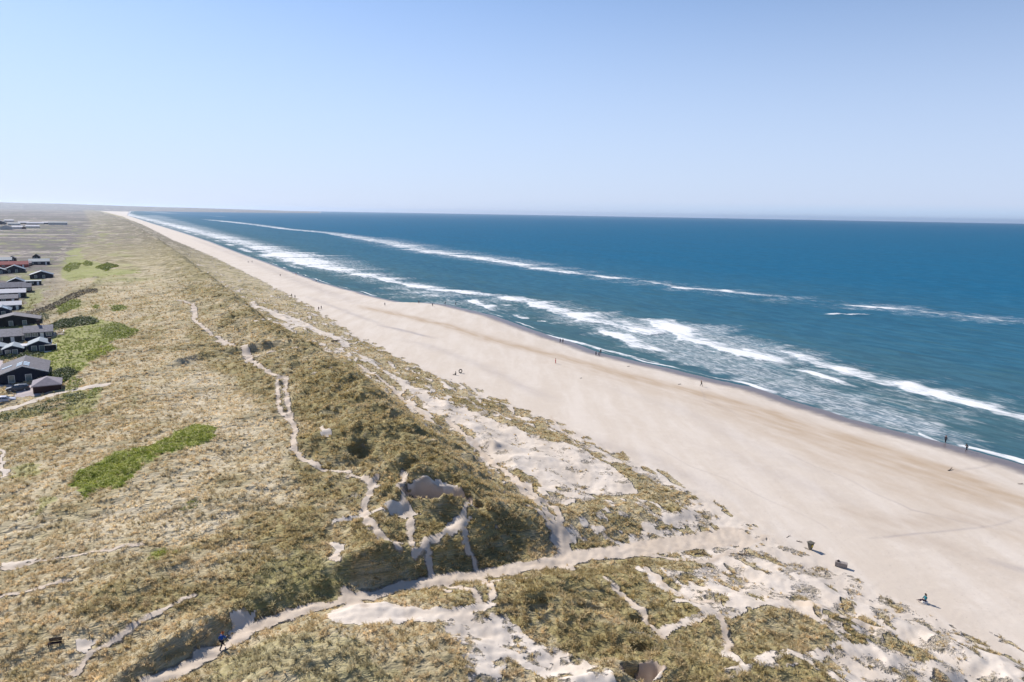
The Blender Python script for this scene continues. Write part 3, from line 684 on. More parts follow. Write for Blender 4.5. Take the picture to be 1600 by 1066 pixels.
tm.l(pb.outputs[0], mx.inputs[1]); tm.l(tr.outputs[0], mx.inputs[2]); tm.l(mx.outputs[0], tm.out.inputs[0])
tcoll = bpy.data.collections.new('grass_sources')
for i, (n, h_, sp_, wd_) in enumerate(((30, .62, .38, .05), (22, .50, .50, .055), (38, .42, .34, .045), (16, .7, .3, .045))):
    to = bpy.data.objects.new('tuft_kind', tuft_mesh('tuft_kind', n, h_, sp_, wd_, 5+i)); to.data.materials.append(tm.m); tcoll.objects.link(to)
def scatter(r0, r1, dens, size, a0=-47, a1=44):
    A = R(a1-a0)/2*(r1*r1-r0*r0); n = int(A*dens)
    rad = np.sqrt(rng.uniform(r0*r0, r1*r1, n)); a = np.radians(rng.uniform(a0, a1, n))
    x, y = rad*np.sin(a), rad*np.cos(a); s_, t_ = st(x, y)
    k = (t_ < tf(s_)+9) & (t_ > -150)
    return x[k], y[k], np.full(k.sum(), size)
def build_grass(name, label, sets):
    x = np.concatenate([q[0] for q in sets]); y = np.concatenate([q[1] for q in sets]); sz = np.concatenate([q[2] for q in sets])
    c = cover(x, y)
    cl = fbm(x/1.3, y/1.3, 2, 201)
    dens = .62*c['veg']*(.62+.5*np.clip(cl*1.6, -1, 1))*(1-.35*c['pale'])*(1-.9*(c['heath']*.6))
    rr_ = np.hypot(x, y); dens = dens*(1-sm(300, 520, rr_))
    k = (rng.random(len(x)) < dens*sm(.05, .5, c['veg'])) & (c['veg'] > .06) & (c['gravel'] < .5)
    x, y, sz = x[k], y[k], sz[k]; c = {a: b[k] for a, b in c.items()}
    n = len(x); z = height(x, y)
    ol = np.clip(c['olive']+.42*gnoise(x/2.2, y/2.2, 202)+rng.normal(0, .13, n), 0, 1)[:, None]
    straw = np.array([.79, .64, .415]); oliv = np.array([.47, .375, .18]); palec = np.array([.85, .74, .54]); grn = np.array([.28, .34, .06]); grg = np.array([.40, .40, .25])
    col = straw*(1-ol)+oliv*ol
    pl = c['pale'][:, None]; col = col*(1-pl*.85)+palec*pl*.85
    gg = c['green'][:, None]; col = np.where(gg < .3, col*(1-gg*3)+grg*gg*3, col*(1-np.clip(gg*1.2, 0, 1))+grn*np.clip(gg*1.2, 0, 1))
    hh_ = c['heath'][:, None]; col = col*(1-.6*hh_)+np.array([.17, .14, .10])*.6*hh_
    col = col*rng.uniform(.84, 1.18, (n, 1))*(1+.22*fbm(x/5.5, y/5.5, 2, 203))[:, None]
    brt = rng.random(n) < .06; col[brt] = np.array([.33, .27, .14])
    sc = sz*rng.uniform(.5, 1.4, n)*(.8+.35*c['olive'])*(.75+.35*c['veg'])
    me = bpy.data.meshes.new(name); me.vertices.add(n); me.vertices.foreach_set('co', np.stack([x, y, z], 1).astype(np.float32).ravel())
    a = me.attributes.new('tcol', 'FLOAT_COLOR', 'POINT'); a.data.foreach_set('color', np.concatenate([np.clip(col, 0, 1), np.ones((n, 1))], 1).astype(np.float32).ravel())
    a = me.attributes.new('tsize', 'FLOAT', 'POINT'); a.data.foreach_set('value', sc.astype(np.float32))
    a = me.attributes.new('trot', 'FLOAT_VECTOR', 'POINT'); a.data.foreach_set('vector', np.stack([rng.normal(0, .12, n), rng.normal(0, .12, n), rng.normal(0, .8, n)], 1).astype(np.float32).ravel())
    o = link(name, me); o['kind'] = 'stuff'; o['label'] = label
    ng = bpy.data.node_groups.new('scatter_'+name, 'GeometryNodeTree')
    ng.interface.new_socket('Geometry', in_out='INPUT', socket_type='NodeSocketGeometry'); ng.interface.new_socket('Geometry', in_out='OUTPUT', socket_type='NodeSocketGeometry')
    N = ng.nodes; gi = N.new('NodeGroupInput'); go = N.new('NodeGroupOutput'); iop = N.new('GeometryNodeInstanceOnPoints'); ci = N.new('GeometryNodeCollectionInfo')
    ci.inputs['Collection'].default_value = tcoll; ci.inputs['Separate Children'].default_value = True; ci.inputs['Reset Children'].default_value = True
    def na(nm, ty):
        q = N.new('GeometryNodeInputNamedAttribute'); q.data_type = ty; q.inputs[0].default_value = nm; return q.outputs[0]
    L = ng.links.new
    L(gi.outputs[0], iop.inputs['Points']); L(ci.outputs[0], iop.inputs['Instance']); iop.inputs['Pick Instance'].default_value = True
    L(na('tsize', 'FLOAT'), iop.inputs['Scale']); L(na('trot', 'FLOAT_VECTOR'), iop.inputs['Rotation']); L(iop.outputs[0], go.inputs[0])
    md = o.modifiers.new('scatter', 'NODES'); md.node_group = ng
    print(name, n)
    return o
build_grass('marram_grass', 'straw and olive marram grass covering the dunes', [scatter(44, 100, 8.5, .82), scatter(100, 170, 5.5, .88), scatter(170, 260, 3.0, .95), scatter(260, 380, 1.2, 1.1), scatter(380, 520, .5, 1.3)])

# ------------------------------------------------------------------ green thickets
def leafmat(name, a, b):
    m = NT(name); P = m.pos(); n = m.noise(P, .55, 3, .7); n2 = m.noise(P, 7., 2, .6)
    c = m.mix(m.ramp(m.math('ADD', m.math('MULTIPLY', n, .6), m.math('MULTIPLY', n2, .4)), .35, .65), a, b)
    p = m.bsdf(c, .6, .2); tr = m.n('BsdfTranslucent'); m.l(c, tr.inputs[0]); mx = m.n('MixShader'); mx.inputs[0].default_value = .3
    m.l(p.outputs[0], mx.inputs[1]); m.l(tr.outputs[0], mx.inputs[2]); m.l(mx.outputs[0], m.out.inputs[0]); return m.m
M_LEAF = leafmat('bright_leaves', (.22, .26, .03), (.44, .44, .06)); M_LEAF2 = leafmat('green_leaves', (.16, .20, .035), (.34, .36, .07)); M_LEAF3 = leafmat('dark_leaves', (.055, .08, .03), (.12, .15, .055))
M_TWIG = simple('twigs', (.10, .07, .045), .9, .1)
def tag(o, label, cat, group=None):
    o['label'] = label; o['category'] = cat
    if group: o['group'] = group
    return o
def thicket(px, hgt, q, dens, mat, label, grp=None, name='green_shrub'):
    P = W(px, None, 7.); cx = sum(p[0] for p in P)/len(P); cy = sum(p[1] for p in P)/len(P)
    xs = [p[0] for p in P]; ys = [p[1] for p in P]
    ar = (max(xs)-min(xs)+1)*(max(ys)-min(ys)+1); n = int(ar*dens)
    x = rng.uniform(min(xs)-.5, max(xs)+.5, n); y = rng.uniform(min(ys)-.5, max(ys)+.5, n)
    k = inpoly(x+(1.2 if q < .2 else .5)*gnoise(x/1.8, y/1.8, 16), y+(1.2 if q < .2 else .5)*gnoise(x/1.8, y/1.8, 17), P); x, y = x[k], y[k]
    D, T, S = polydist(x, y, P+[P[0]])
    ed = sm(0, hgt*1.6, D)**.6
    top = hgt*ed*(.58+.95*fbm(x/2.6, y/2.6, 3, 210)); z = height(x, y)
    zz_ = z+np.maximum(top, .08)*np.where(rng.random(len(x)) < .75, 1, rng.random(len(x)))
    n = len(x)
    u = rng.normal(0, 1, (n, 3)); u /= np.linalg.norm(u, axis=1)[:, None]; nrm = rng.normal(0, .55, (n, 3)); nrm[:, 2] += 1; nrm /= np.linalg.norm(nrm, axis=1)[:, None]
    a = np.cross(nrm, u); a /= np.linalg.norm(a, axis=1)[:, None]; b = np.cross(nrm, a)
    sz = q*rng.uniform(.6, 1.3, (n, 1))
    c = np.stack([x-cx, y-cy, zz_], 1); z0 = gz(cx, cy); c[:, 2] -= z0
    V = np.stack([c-a*sz, c-b*sz*.55, c+a*sz, c+b*sz*.55], 1).reshape(-1, 3)
    me = mesh_np('foliage', V, np.arange(4*n).reshape(n, 4), False)
    root = link(name, me, mat); root.location = (cx, cy, z0)
    tag(root, label, 'shrub', grp)
    return root
G = [p for p, g_ in GREEN]
thicket(G[0], .75, .13, 34, M_LEAF, 'long bright green thicket alone in the straw coloured dune grass', name='green_thicket')
thicket([(158,520),(165,508),(185,505),(205,513),(208,518),(190,530),(172,530),(160,528)], 1.6, .28, 9, M_LEAF2, 'dense green bush at the upper right end of the green hollow', name='green_bush')
thicket([(194,522),(210,514),(220,517),(205,528),(195,531)], 1.2, .25, 9, M_LEAF2, 'small green bush right beside the dense bush at the hollow end', name='green_bush')
thicket([(130,556),(150,548),(170,541),(184,543),(170,552),(150,562),(135,563)], .9, .25, 9, M_LEAF, 'bright green shrub on the lower right edge of the green hollow', name='green_shrub')
thicket([(78,583),(92,576),(118,578),(124,582),(110,590),(95,600),(84,600)], 1.7, .27, 20, M_LEAF3, 'dark shaded thicket behind the small hipped roof', name='dark_thicket')
thicket([(100,604),(104,596),(115,592),(128,592),(132,600),(122,608),(108,612)], 1.8, .24, 12, M_LEAF2, 'round green bush above the sandy track beside the hipped roof', name='green_bush')
thicket([(134,620),(140,610),(155,604),(162,608),(155,616),(140,625)], 1.3, .22, 12, M_LEAF2, 'green shrub just below the end of the sandy track', name='green_shrub')
thicket([(282,800),(285,790),(295,785),(309,781),(307,789),(296,796),(290,804)], .7, .13, 30, M_LEAF2, 'small dark green shrub below the long bright thicket', name='green_shrub')
thicket([(230,872),(238,864),(262,859),(278,860),(260,868),(245,876)], .5, .12, 30, M_LEAF, 'low bright green patch beside the faint trail at lower left', name='green_shrub')
thicket([(172,482),(180,478),(192,478),(200,481),(194,486),(178,487)], 1.2, .3, 7, M_LEAF2, 'oval green bush alone on the dune above the green hollow', name='green_bush')
thicket([(142,481),(150,477),(158,479),(152,484)], 1.0, .3, 7, M_LEAF2, 'small green bush left of the oval bush on the dune', name='green_bush')
thicket([(86,490),(95,478),(110,469),(126,468),(126,477),(112,485),(96,492)], 1.3, .32, 6, M_LEAF2, 'green thicket between the dark bank and the green hollow', name='green_thicket')
thicket([(55,497),(62,490),(76,491),(76,499),(66,502)], 1.6, .3, 7, M_LEAF3, 'dark bush behind the broad dark gabled roof', name='dark_bush')
thicket([(70,512),(90,503),(120,498),(150,498),(156,505),(120,510),(90,516)], 1.3, .35, 12, M_LEAF3, 'dark green scrub row along the top of the green hollow', name='dark_thicket')
thicket([(128,413),(134,409),(145,410),(144,415),(134,416)], 1.8, .5, 3, M_LEAF2, 'far round green bush on the dune slope beyond the houses', name='green_bush')
thicket([(97,420),(108,411),(128,412),(122,420),(106,426)], 1.2, .5, 2.5, M_LEAF2, 'far green thicket left of the round bush beyond the houses', name='green_thicket')
thicket([(148,419),(170,411),(186,416),(166,424)], 1.2, .6, 6, M_LEAF2, 'far thin green thicket right of the round bush', name='green_thicket')
thicket([(0,556),(30,552),(66,551),(72,556),(40,562),(0,564)], 1.3, .27, 8, M_LEAF3, 'dark green hedge between the twin gabled cottages and the big black house', name='dark_hedge')
thicket([(-10,652),(30,643),(70,632),(105,620),(132,613),(138,622),(110,636),(70,648),(30,655),(-10,662)], 1.3, .2, 12, M_LEAF3, 'dark scrub on the bank below the sandy track', name='dark_scrub')
M_LEAF4 = leafmat('brown_scrub_leaves', (.05, .042, .03), (.15, .12, .08))
thicket([(20,497),(50,487),(80,475),(105,462),(130,455),(152,451),(153,457),(130,461),(108,470),(84,484),(55,494),(22,503)], 2.0, .3, 8, M_LEAF4, 'dark brown rough bank running up the slope from the gabled house', name='scrub_bank')

# ------------------------------------------------------------------ buildings
M_BLACK = simple('black_timber', (.012, .014, .022), .7, .2, .3, 2, ('X', 6)); M_NAVY = simple('navy_timber', (.012, .02, .045), .7, .2, .3, 2, ('X', 6))
M_BROWN = simple('brown_timber', (.07, .035, .035), .8, .2, .3, 2, ('X', 6)); M_WHITE = simple('white_trim', (.75, .74, .72), .5, .3, .05)
M_RGREY = simple('grey_roof', (.19, .18, .205), .8, .2, .2, 1.5); M_RDARK = simple('dark_roof', (.12, .112, .13), .8, .2, .25, 1.5)
M_RPALE = simple('pale_roof', (.46, .45, .50), .7, .3, .1, 1.5); M_RBLUE = simple('blue_grey_roof', (.06, .10, .16), .6, .3, .2, 1.5)
M_RRED = simple('red_roof', (.42, .10, .09), .8, .2, .15, 1.5); M_RLIL = simple('lilac_roof', (.24, .21, .235), .8, .2, .12, 1.5); M_RTEAL = simple('teal_roof', (.20, .24, .28), .7, .25, .15, 1.5)
M_GLASS = simple('window_glass', (.15, .19, .19), .12, .8, .1); M_SKYL = simple('skylight_glass', (.62, .70, .76), .15, .8, .06); M_BRICK = simple('chimney_brick', (.06, .045, .045), .9, .1, .2, 8)
M_RWALL = simple('red_wall', (.30, .05, .04), .8, .2); M_PWALL = simple('pale_wall', (.50, .47, .44), .8, .2); M_DECK = simple('grey_decking', (.33, .29, .27), .8, .2, .15, 2, ('Y', 5))
def box(bm, x0, x1, y0, y1, z0, z1, M=None):
    v = [bm.verts.new((x, y, z)) for z in (z0, z1) for x, y in ((x0, y0), (x1, y0), (x1, y1), (x0, y1))]
    for f in ((3, 2, 1, 0), (4, 5, 6, 7), (0, 1, 5, 4), (1, 2, 6, 5), (2, 3, 7, 6), (3, 0, 4, 7)): bm.faces.new([v[i] for i in f])
    if M is not None:
        for q in v: q.co = M @ q.co
    return v
def prism(bm, prof, x0, x1):      # prof in (y,z), extruded along x
    a = [bm.verts.new((x0, y, z)) for y, z in prof]; b = [bm.verts.new((x1, y, z)) for y, z in prof]; n = len(prof)
    bm.faces.new(a[::-1]); bm.faces.new(b)
    for i in range(n): bm.faces.new((a[i], a[(i+1) % n], b[(i+1) % n], b[i]))
def obj(name, bm, mat, parent=None):
    bmesh.ops.recalc_face_normals(bm, faces=bm.faces)
    me = bpy.data.meshes.new(name); bm.to_mesh(me); bm.free(); return link(name, me, mat, parent)
def empty(name, loc, rz=0):
    o = bpy.data.objects.new(name, None); COL.objects.link(o); o.location = loc; o.rotation_euler = (0, 0, rz); return o
def house(x0, x1, yb, kind, depth, wh, roofm, wallm, label, name='summer_house', pitch=22, chim=None, sky=(), win=2, trim=True, small=False, over=.32, hip=False, group=None, zlift=0, wide=None):
    xc = (x0+x1)/2; Xc, Yc, Zc = gp(xc, yb, 6.)
    dist = (Xc*0+Yc*math.cos(PITCH)+(H-Zc)*math.sin(PITCH)); wpx = (x1-x0)*dist/F
    if wide: wpx = wide
    td = Vector((.848, .53)); sd_ = Vector((-.53, .848))
    if kind == 'side': L, Wd, ax = wpx/1.0, depth, R(32)
    else: L, Wd, ax = depth, wpx, R(122)
    c = Vector((Xc, Yc))+sd_*(depth/2)
    zs = [gz(*(c+td*(a*wpx/2)+sd_*(b*depth/2))) for a in (-1, 1) for b in (-1, 1)]
    z0 = min(min(zs)+.6, gz(*c)+.1)+zlift
    o = empty(name, (c.x, c.y, z0), ax); tag(o, label, 'house', group)
    hw = Wd/2; rise = math.tan(R(pitch))*hw
    if kind == 'side': front = -1        # camera side is local -y
    bm = bmesh.new()
    if hip:
        box(bm, -L/2, L/2, -hw, hw, -1.5, wh)
    else:
        prism(bm, [(-hw, -1.5), (hw, -1.5), (hw, wh), (0, wh+rise), (-hw, wh)], -L/2, L/2)
    obj('wall', bm, wallm, o)
    bm = bmesh.new(); th = .2; oh = hw+over; ze = wh-math.tan(R(pitch))*over; e = L/2+over; up_ = .03
    if hip:
        v = [bm.verts.new(p) for p in ((-e, -oh, ze+up_), (e, -oh, ze+up_), (e, oh, ze+up_), (-e, oh, ze+up_), (-max(L/2-hw, 0)-.02, 0, wh+rise+.1), (max(L/2-hw, 0)+.02, 0, wh+rise+.1), (-e, -oh, ze-.15), (e, -oh, ze-.15), (e, oh, ze-.15), (-e, oh, ze-.15))]
        for f in ((0, 1, 5, 4), (1, 2, 5), (2, 3, 4, 5), (3, 0, 4), (6, 9, 8, 7), (6, 7, 1, 0), (7, 8, 2, 1), (8, 9, 3, 2), (9, 6, 0, 3)): bm.faces.new([v[i] for i in f])
    else:
        prism(bm, [(-oh, ze+up_), (0, wh+rise+up_), (oh, ze+up_), (oh, ze+up_+th), (0, wh+rise+up_+th), (-oh, ze+up_+th)], -e, e)
    roof = obj('roof', bm, roofm, o)
    def rz_(y): return wh+rise-abs(y)*math.tan(R(pitch))+up_+th
    if chim:
        bm = bmesh.new(); cx_, cy_, ch = chim; box(bm, cx_-.4, cx_+.4, cy_-.4, cy_+.4, rz_(cy_)-.6, rz_(cy_)+ch); box(bm, cx_-.47, cx_+.47, cy_-.47, cy_+.47, rz_(cy_)+ch+.003, rz_(cy_)+ch+.15)
        obj('chimney', bm, M_BRICK, roof)
    for (a, b, la, lb) in sky:
        bm = bmesh.new(); sg = 1 if b > 0 else -1; v = []
        for (xx, yy) in ((a-la/2, b-lb/2), (a+la/2, b-lb/2), (a+la/2, b+lb/2), (a-la/2, b+lb/2)): v.append((xx, yy, rz_(yy)))
        q = [bm.verts.new((p[0], p[1], p[2]+.12)) for p in v]; r_ = [bm.verts.new((p[0], p[1], p[2]-.05)) for p in v]
        bm.faces.new(q); 
        for i in range(4): bm.faces.new((q[i], q[(i+1) % 4], r_[(i+1) % 4], r_[i]))
        obj('skylight', bm, M_SKYL, roof)
    if small: return o
    if trim and not hip:
        for sx in (-1, 1):
            for sy in (-1, 1):
                bm = bmesh.new(); xx = sx*(e+.03)
                prism(bm, [(0, wh+rise+up_+th+.03), (sy*oh, ze+up_+th+.03), (sy*oh, ze+up_-.04), (0, wh+rise+up_-.04)], xx-.025, xx+.025)
                obj('barge_board', bm, M_WHITE if trim == 'w' else wallm, roof)
    # windows in the camera side wall and one door
    if kind == 'side':
        spots = [(-L/2+L*(i+.5)/(win+1), -hw) for i in range(win+1)]
        for i, (a, yy) in enumerate(spots):
            if i == win//2+1 and win > 1:
                bm = bmesh.new(); box(bm, a-.5, a+.5, yy-.05, yy+.02, -.05, 2.0); d = obj('door', bm, M_WHITE, o)
                bm = bmesh.new(); box(bm, a+.33, a+.38, yy-.1, yy-.05, .95, 1.1); obj('handle', bm, M_BRICK, d); continue
            bm = bmesh.new(); box(bm, a-.75, a+.75, yy-.04, yy+.02, .8, 1.9); f = obj('window', bm, M_GLASS, o)
            bm = bmesh.new()
            for q in ((a-.83, a-.75, .72, 1.98), (a+.75, a+.83, .72, 1.98), (a-.75, a+.75, 1.9, 1.98), (a-.75, a+.75, .72, .8), (a-.03, a+.03, .8, 1.9)): box(bm, q[0], q[1], yy-.07, yy+.01, q[2], q[3])
            obj('window_frame', bm, M_WHITE, f)
    else:
        xx = -L/2
        for i in range(win):
            a = -hw+Wd*(i+.75)/(win+.9)
            a = -a
            bm = bmesh.new(); box(bm, xx-.04, xx+.02, a-.6, a+.6, .2, 1.95); f = obj('window', bm, M_GLASS, o)
            bm = bmesh.new()
            for q in ((a-.68, a-.6, .12, 2.03), (a+.6, a+.68, .12, 2.03), (a-.6, a+.6, 1.95, 2.03), (a-.6, a+.6, .12, .2)): box(bm, xx-.07, xx+.01, q[0], q[1], q[2], q[3])
            obj('window_frame', bm, M_WHITE, f)
    return o
HG = 'summer houses in a row behind the dunes'
h1 = house(6, 69, 597, 'gable', 13.5, 2.3, M_RDARK, M_NAVY, 'big black gabled house with bright skylights above the parked dark car', pitch=20, trim='w',
      sky=[(-5.2, .75, .9, 1.2), (-5.2, -.75, .9, 1.2), (-3.6, .75, .9, 1.2), (-3.6, -.75, .9, 1.2), (-2.0, .75, .9, 1.2), (-2.0, -.75, .9, 1.2), (-1.2, 3.6, 1.1, 2.2)], win=2, group=HG)
house(56, 92, 613, 'gable', 6.5, 2.0, M_RLIL, M_BROWN, 'small hipped lilac grey roof beside the gravel drive', name='outbuilding', hip=True, pitch=24, win=0, group=HG, zlift=-.3)
house(8, 34, 557, 'gable', 6.5, 2.1, M_RTEAL, M_NAVY, 'low teal and grey gabled cottage, left of the twin pair', pitch=22, trim=False, group=HG, win=2)
house(-14, 8, 556, 'gable', 6, 2.0, M_RTEAL, M_NAVY, 'teal roofed cottage cut off by the left picture edge above the hedge', pitch=20, trim=False, group=HG, win=2)
house(48, 77, 550, 'gable', 7, 2.2, M_RTEAL, M_NAVY, 'grey blue gabled cottage with chimney and dark deck box', pitch=22, chim=(-1, -2.6, 1.2), trim=False, group=HG, win=2)
house(34, 50, 552, 'side', 3.5, 1.9, M_RPALE, M_BLACK, 'low pale roofed shed between the two gabled cottages', name='garden_shed', pitch=8, win=1, trim=False, group=HG)
house(-22, 43, 538, 'side', 9.5, 2.1, M_RGREY, M_BLACK, 'very long grey roofed house running out of the left edge', pitch=20, group=HG, win=3)
house(43, 79, 531, 'side', 8.5, 2.1, M_RGREY, M_NAVY, 'grey roofed wing with tall chimney and terrace, right of the long house', pitch=20, chim=(0, 1.2, 1.9), group=HG, win=3)
house(-12, 56, 510, 'gable', 9, 2.1, M_RDARK, M_BLACK, 'broad dark gabled house standing just above the long grey roof', pitch=13, group=HG, win=3)
house(-8, 14, 494, 'gable', 8, 2.2, M_RBLUE, M_NAVY, 'navy gabled house with one white skylight at the left edge', pitch=25, sky=[(-2, -1.4, 1.6, 1.6)], group=HG)
house(3, 30, 485, 'side', 6.5, 2.2, M_RPALE, M_NAVY, 'pale roofed navy house with white ends below the grey corrugated roof', trim='w', group=HG)
house(-12, 24, 474, 'side', 7, 2.1, M_RGREY, M_BROWN, 'plain grey corrugated roof between two pale roofed houses', trim=False, group=HG)
house(-12, 35, 466, 'side', 7.5, 2.3, M_RPALE, M_BLACK, 'long pale roofed dark house below the purple brown roof', trim='w', group=HG)
house(-12, 35, 457, 'side', 9, 2.3, M_RGREY, M_BROWN, 'purple brown long house with grey roof at the left edge', pitch=26, group=HG)
house(37, 48, 457, 'side', 7, 2.3, M_RGREY, M_BROWN, 'short brown walled wing at the right end of the purple brown house', pitch=26, win=1, group=HG)
house(14, 37, 447, 'gable', 9, 2.3, M_RBLUE, M_NAVY, 'blue gabled house with a white roof window, joined to a flat wing', sky=[(-3.5, 2.5, 2.0, 3.0)], pitch=26, group=HG)
house(38, 62, 446, 'side', 5, 2.2, M_RTEAL, M_BLACK, 'flat roofed dark wing to the right of the blue gabled house', pitch=4, group=HG)
house(50, 80, 435, 'gable', 9, 2.0, M_RBLUE, M_NAVY, 'low dark blue house alone nearest the green dune slope', pitch=20, group=HG)
house(9, 36, 426, 'gable', 9, 2.1, M_RBLUE, M_NAVY, 'dark blue gabled house in front of the red roof', pitch=24, group=HG)
house(-8, 8, 428, 'gable', 7, 2.1, M_RTEAL, M_NAVY, 'pale blue gabled cottage at the left edge beside the sandy lane', group=HG)
house(2, 40, 418, 'side', 8, 2.1, M_RRED, M_RWALL, 'long house with a bright red roof', pitch=28, trim='w', group=HG)
house(38, 48, 416, 'side', 6, 2.0, M_RLIL, M_BROWN, 'small pinkish roofed annex right of the red roof', name='garden_shed', win=1, group=HG)
house(48, 75, 414, 'side', 9, 2.4, M_RTEAL, M_NAVY, 'blue grey roofed navy house right of the red roof', pitch=22, group=HG)
house(52, 62, 406, 'gable', 7, 2.4, M_RDARK, M_BLACK, 'small black gable behind the blue grey roofed navy house', pitch=40, group=HG)
house(-6, 16, 412, 'side', 9, 2.4, M_RTEAL, M_NAVY, 'grey blue roofed house behind the red roof at the left edge', group=HG)
house(14, 24, 409, 'gable', 8, 2.4, M_RDARK, M_BLACK, 'dark gabled house end behind the red roof', pitch=34, group=HG)
FG = 'far off buildings on the plain'
for i, (a, b, y, k, rm, wm, lb, wh_) in enumerate([(78,103,351.5,'side',M_RBLUE,M_PWALL,'large dark blue roofed far building, rightmost of the far cluster',5),(44,66,351,'side',M_RPALE,M_PWALL,'long pale roofed far hall left of the dark blue one',3),
     (67,76,350.5,'side',M_RPALE,M_NAVY,'small pale far house touching the dark blue roofed building',3),(20,34,358,'side',M_RPALE,M_PWALL,'cream far building nearest the pale track bend',3.5),
     (2,18,359,'gable',M_RGREY,M_PWALL,'grey gabled far house left of the cream building',4),(35,40,358,'gable',M_RDARK,M_BROWN,'tiny dark far house right of the cream building',3),
     (42,60,356,'side',M_RPALE,M_PWALL,'faint pale far shed below the long pale hall',2.5),(8,20,346.5,'side',M_RPALE,M_PWALL,'small pale roof at the back left of the far cluster',3),
     (-6,8,351,'gable',M_RBLUE,M_NAVY,'dark blue far house at the very left picture edge',4),(14,30,352,'side',M_RTEAL,M_PWALL,'teal far roof in the middle left of the far cluster',3),(30,44,350,'side',M_RPALE,M_NAVY,'narrow pale roofed far house beside the teal roof',3)]):
    house(a, b, y, k, 12, wh_, rm, wm, lb, name='far_building', small=True, trim=False, group=FG)
# cross gable on the long grey house
# terrace, deck box
tx, ty, tz = gp(86, 523, 6.)
o = empty('terrace', (tx, ty, tz+.15), R(32)); tag(o, 'pale timber terrace with railing at the right end of the grey wing', 'terrace')
bm = bmesh.new(); box(bm, -2.6, 2.6, -2, 2, -.5, .1); obj('deck', bm, M_DECK, o)
bm = bmesh.new()
for q in ((-2.6, 2.6, -2.05, -1.95), (-2.6, 2.6, 1.95, 2.05), (2.5, 2.6, -1.95, 1.95)): box(bm, q[0], q[1], q[2], q[3], .95, 1.03)
for xx in (-2.5, -1.2, 0, 1.2, 2.5):
    for yy in (-2, 2): box(bm, xx-.04, xx+.04, yy-.04, yy+.04, .1, .947)
obj('railing', bm, M_WHITE, o)
tx, ty, tz = gp(80, 549, 6.)
o = empty('deck_screen', (tx, ty, tz+.1), R(32)); tag(o, 'black timber wind screen with white frame beside the chimney cottage', 'wind screen')
bm = bmesh.new(); box(bm, -1.3, 1.3, -1, -.9, -.3, 2.); box(bm, -1.4, -1.303, -1, 1.2, -.3, 2.); box(bm, 1.303, 1.4, -1, 1.2, -.3, 2.); obj('panel', bm, M_BLACK, o)
bm = bmesh.new(); box(bm, -1.45, 1.45, -1.06, -.86, 2.003, 2.1); box(bm, 1.41, 1.5, -1.06, 1.2, -.3, 2.0); box(bm, -1.6, .2, -1.6, -1.1, -.3, .25); obj('frame', bm, M_WHITE, o)

# ------------------------------------------------------------------ cars
M_CARD = simple('dark_blue_paint', (.012, .015, .035), .25, .6, .1); M_CARS = simple('silver_paint', (.45, .45, .52), .3, .6, .05); M_TYRE = simple('tyre_rubber', (.015, .015, .017), .9, .1); M_RIM = simple('alloy_rim', (.5, .5, .52), .35, .5)
M_LAMP = simple('lamp_glass', (.75, .75, .75), .15, .7); M_RLAMP = simple('red_lamp_glass', (.4, .02, .02), .2, .6); M_CGL = simple('car_glass', (.03, .045, .07), .08, .9)
def car(x, y, rz, paint, label):
    X_, Y_, Z_ = gp(x, y, 6.)
    o = empty('parked_car', (X_, Y_, Z_), rz); tag(o, label, 'car')
    bm = bmesh.new(); prof = [(-2.25, .32), (2.2, .32), (2.28, .62), (2.15, .82), (1.15, .98), (.55, 1.42), (-.3, 1.5), (-1.7, 1.44), (-2.2, 1.0), (-2.3, .6)]
    a = [bm.verts.new((u, -.88, v)) for u, v in prof]; b = [bm.verts.new((u, .88, v)) for u, v in prof]
    for q in a+b:
        if q.co.z > 1.1: q.co.y *= .84
    n = len(prof); bm.faces.new(a); bm.faces.new(b[::-1])
    for i in range(n): bm.faces.new((a[i], b[i], b[(i+1) % n], a[(i+1) % n]))
    bmesh.ops.bevel(bm, geom=bm.edges[:], offset=.06, segments=2, affect='EDGES')
    body = obj('body', bm, paint, o)
    for sy in (-1, 1):
        bm = bmesh.new(); y0 = .885*sy; y1 = .765*sy
        for (p, q_) in (((.95, 1.0), (-.25, 1.0)), ((-.33, 1.0), (-1.95, 1.02))):
            t0 = .5 if p[0] > 0 else -.36; t1 = -.25 if p[0] > 0 else -1.62
            v = [bm.verts.new((p[0], y0, p[1])), bm.verts.new((q_[0], y0, q_[1])), bm.verts.new((t1, y1, 1.36)), bm.verts.new((t0, y1, 1.37))]
            bm.faces.new(v)
        obj('side_window', bm, M_CGL, body)
    bm = bmesh.new(); v = [bm.verts.new(p) for p in ((1.12, -.72, 1.02), (1.12, .72, 1.02), (.62, .62, 1.40), (.62, -.62, 1.40))]; bm.faces.new(v); obj('windscreen', bm, M_CGL, body)
    for wx_ in (-1.4, 1.4):
        for sy in (-1, 1):
            bm = bmesh.new(); bmesh.ops.create_cone(bm, cap_ends=True, segments=20, radius1=.33, radius2=.33, depth=.22, matrix=Matrix.Translation((wx_, sy*.82, .33)) @ Matrix.Rotation(R(90), 4, 'X')); wl = obj('wheel', bm, M_TYRE, o)
            bm = bmesh.new(); bmesh.ops.create_cone(bm, cap_ends=True, segments=16, radius1=.2, radius2=.2, depth=.03, matrix=Matrix.Translation((wx_, sy*.945, .33)) @ Matrix.Rotation(R(90), 4, 'X')); obj('rim', bm, M_RIM, wl)
    for sy in (-1, 1):
        bm = bmesh.new(); box(bm, 2.2, 2.33, sy*.62-.16, sy*.62+.16, .62, .76); obj('headlight', bm, M_LAMP, o)
        bm = bmesh.new(); box(bm, -2.34, -2.24, sy*.66-.12, sy*.66+.12, .78, .95); obj('tail_light', bm, M_RLAMP, o)
    return o
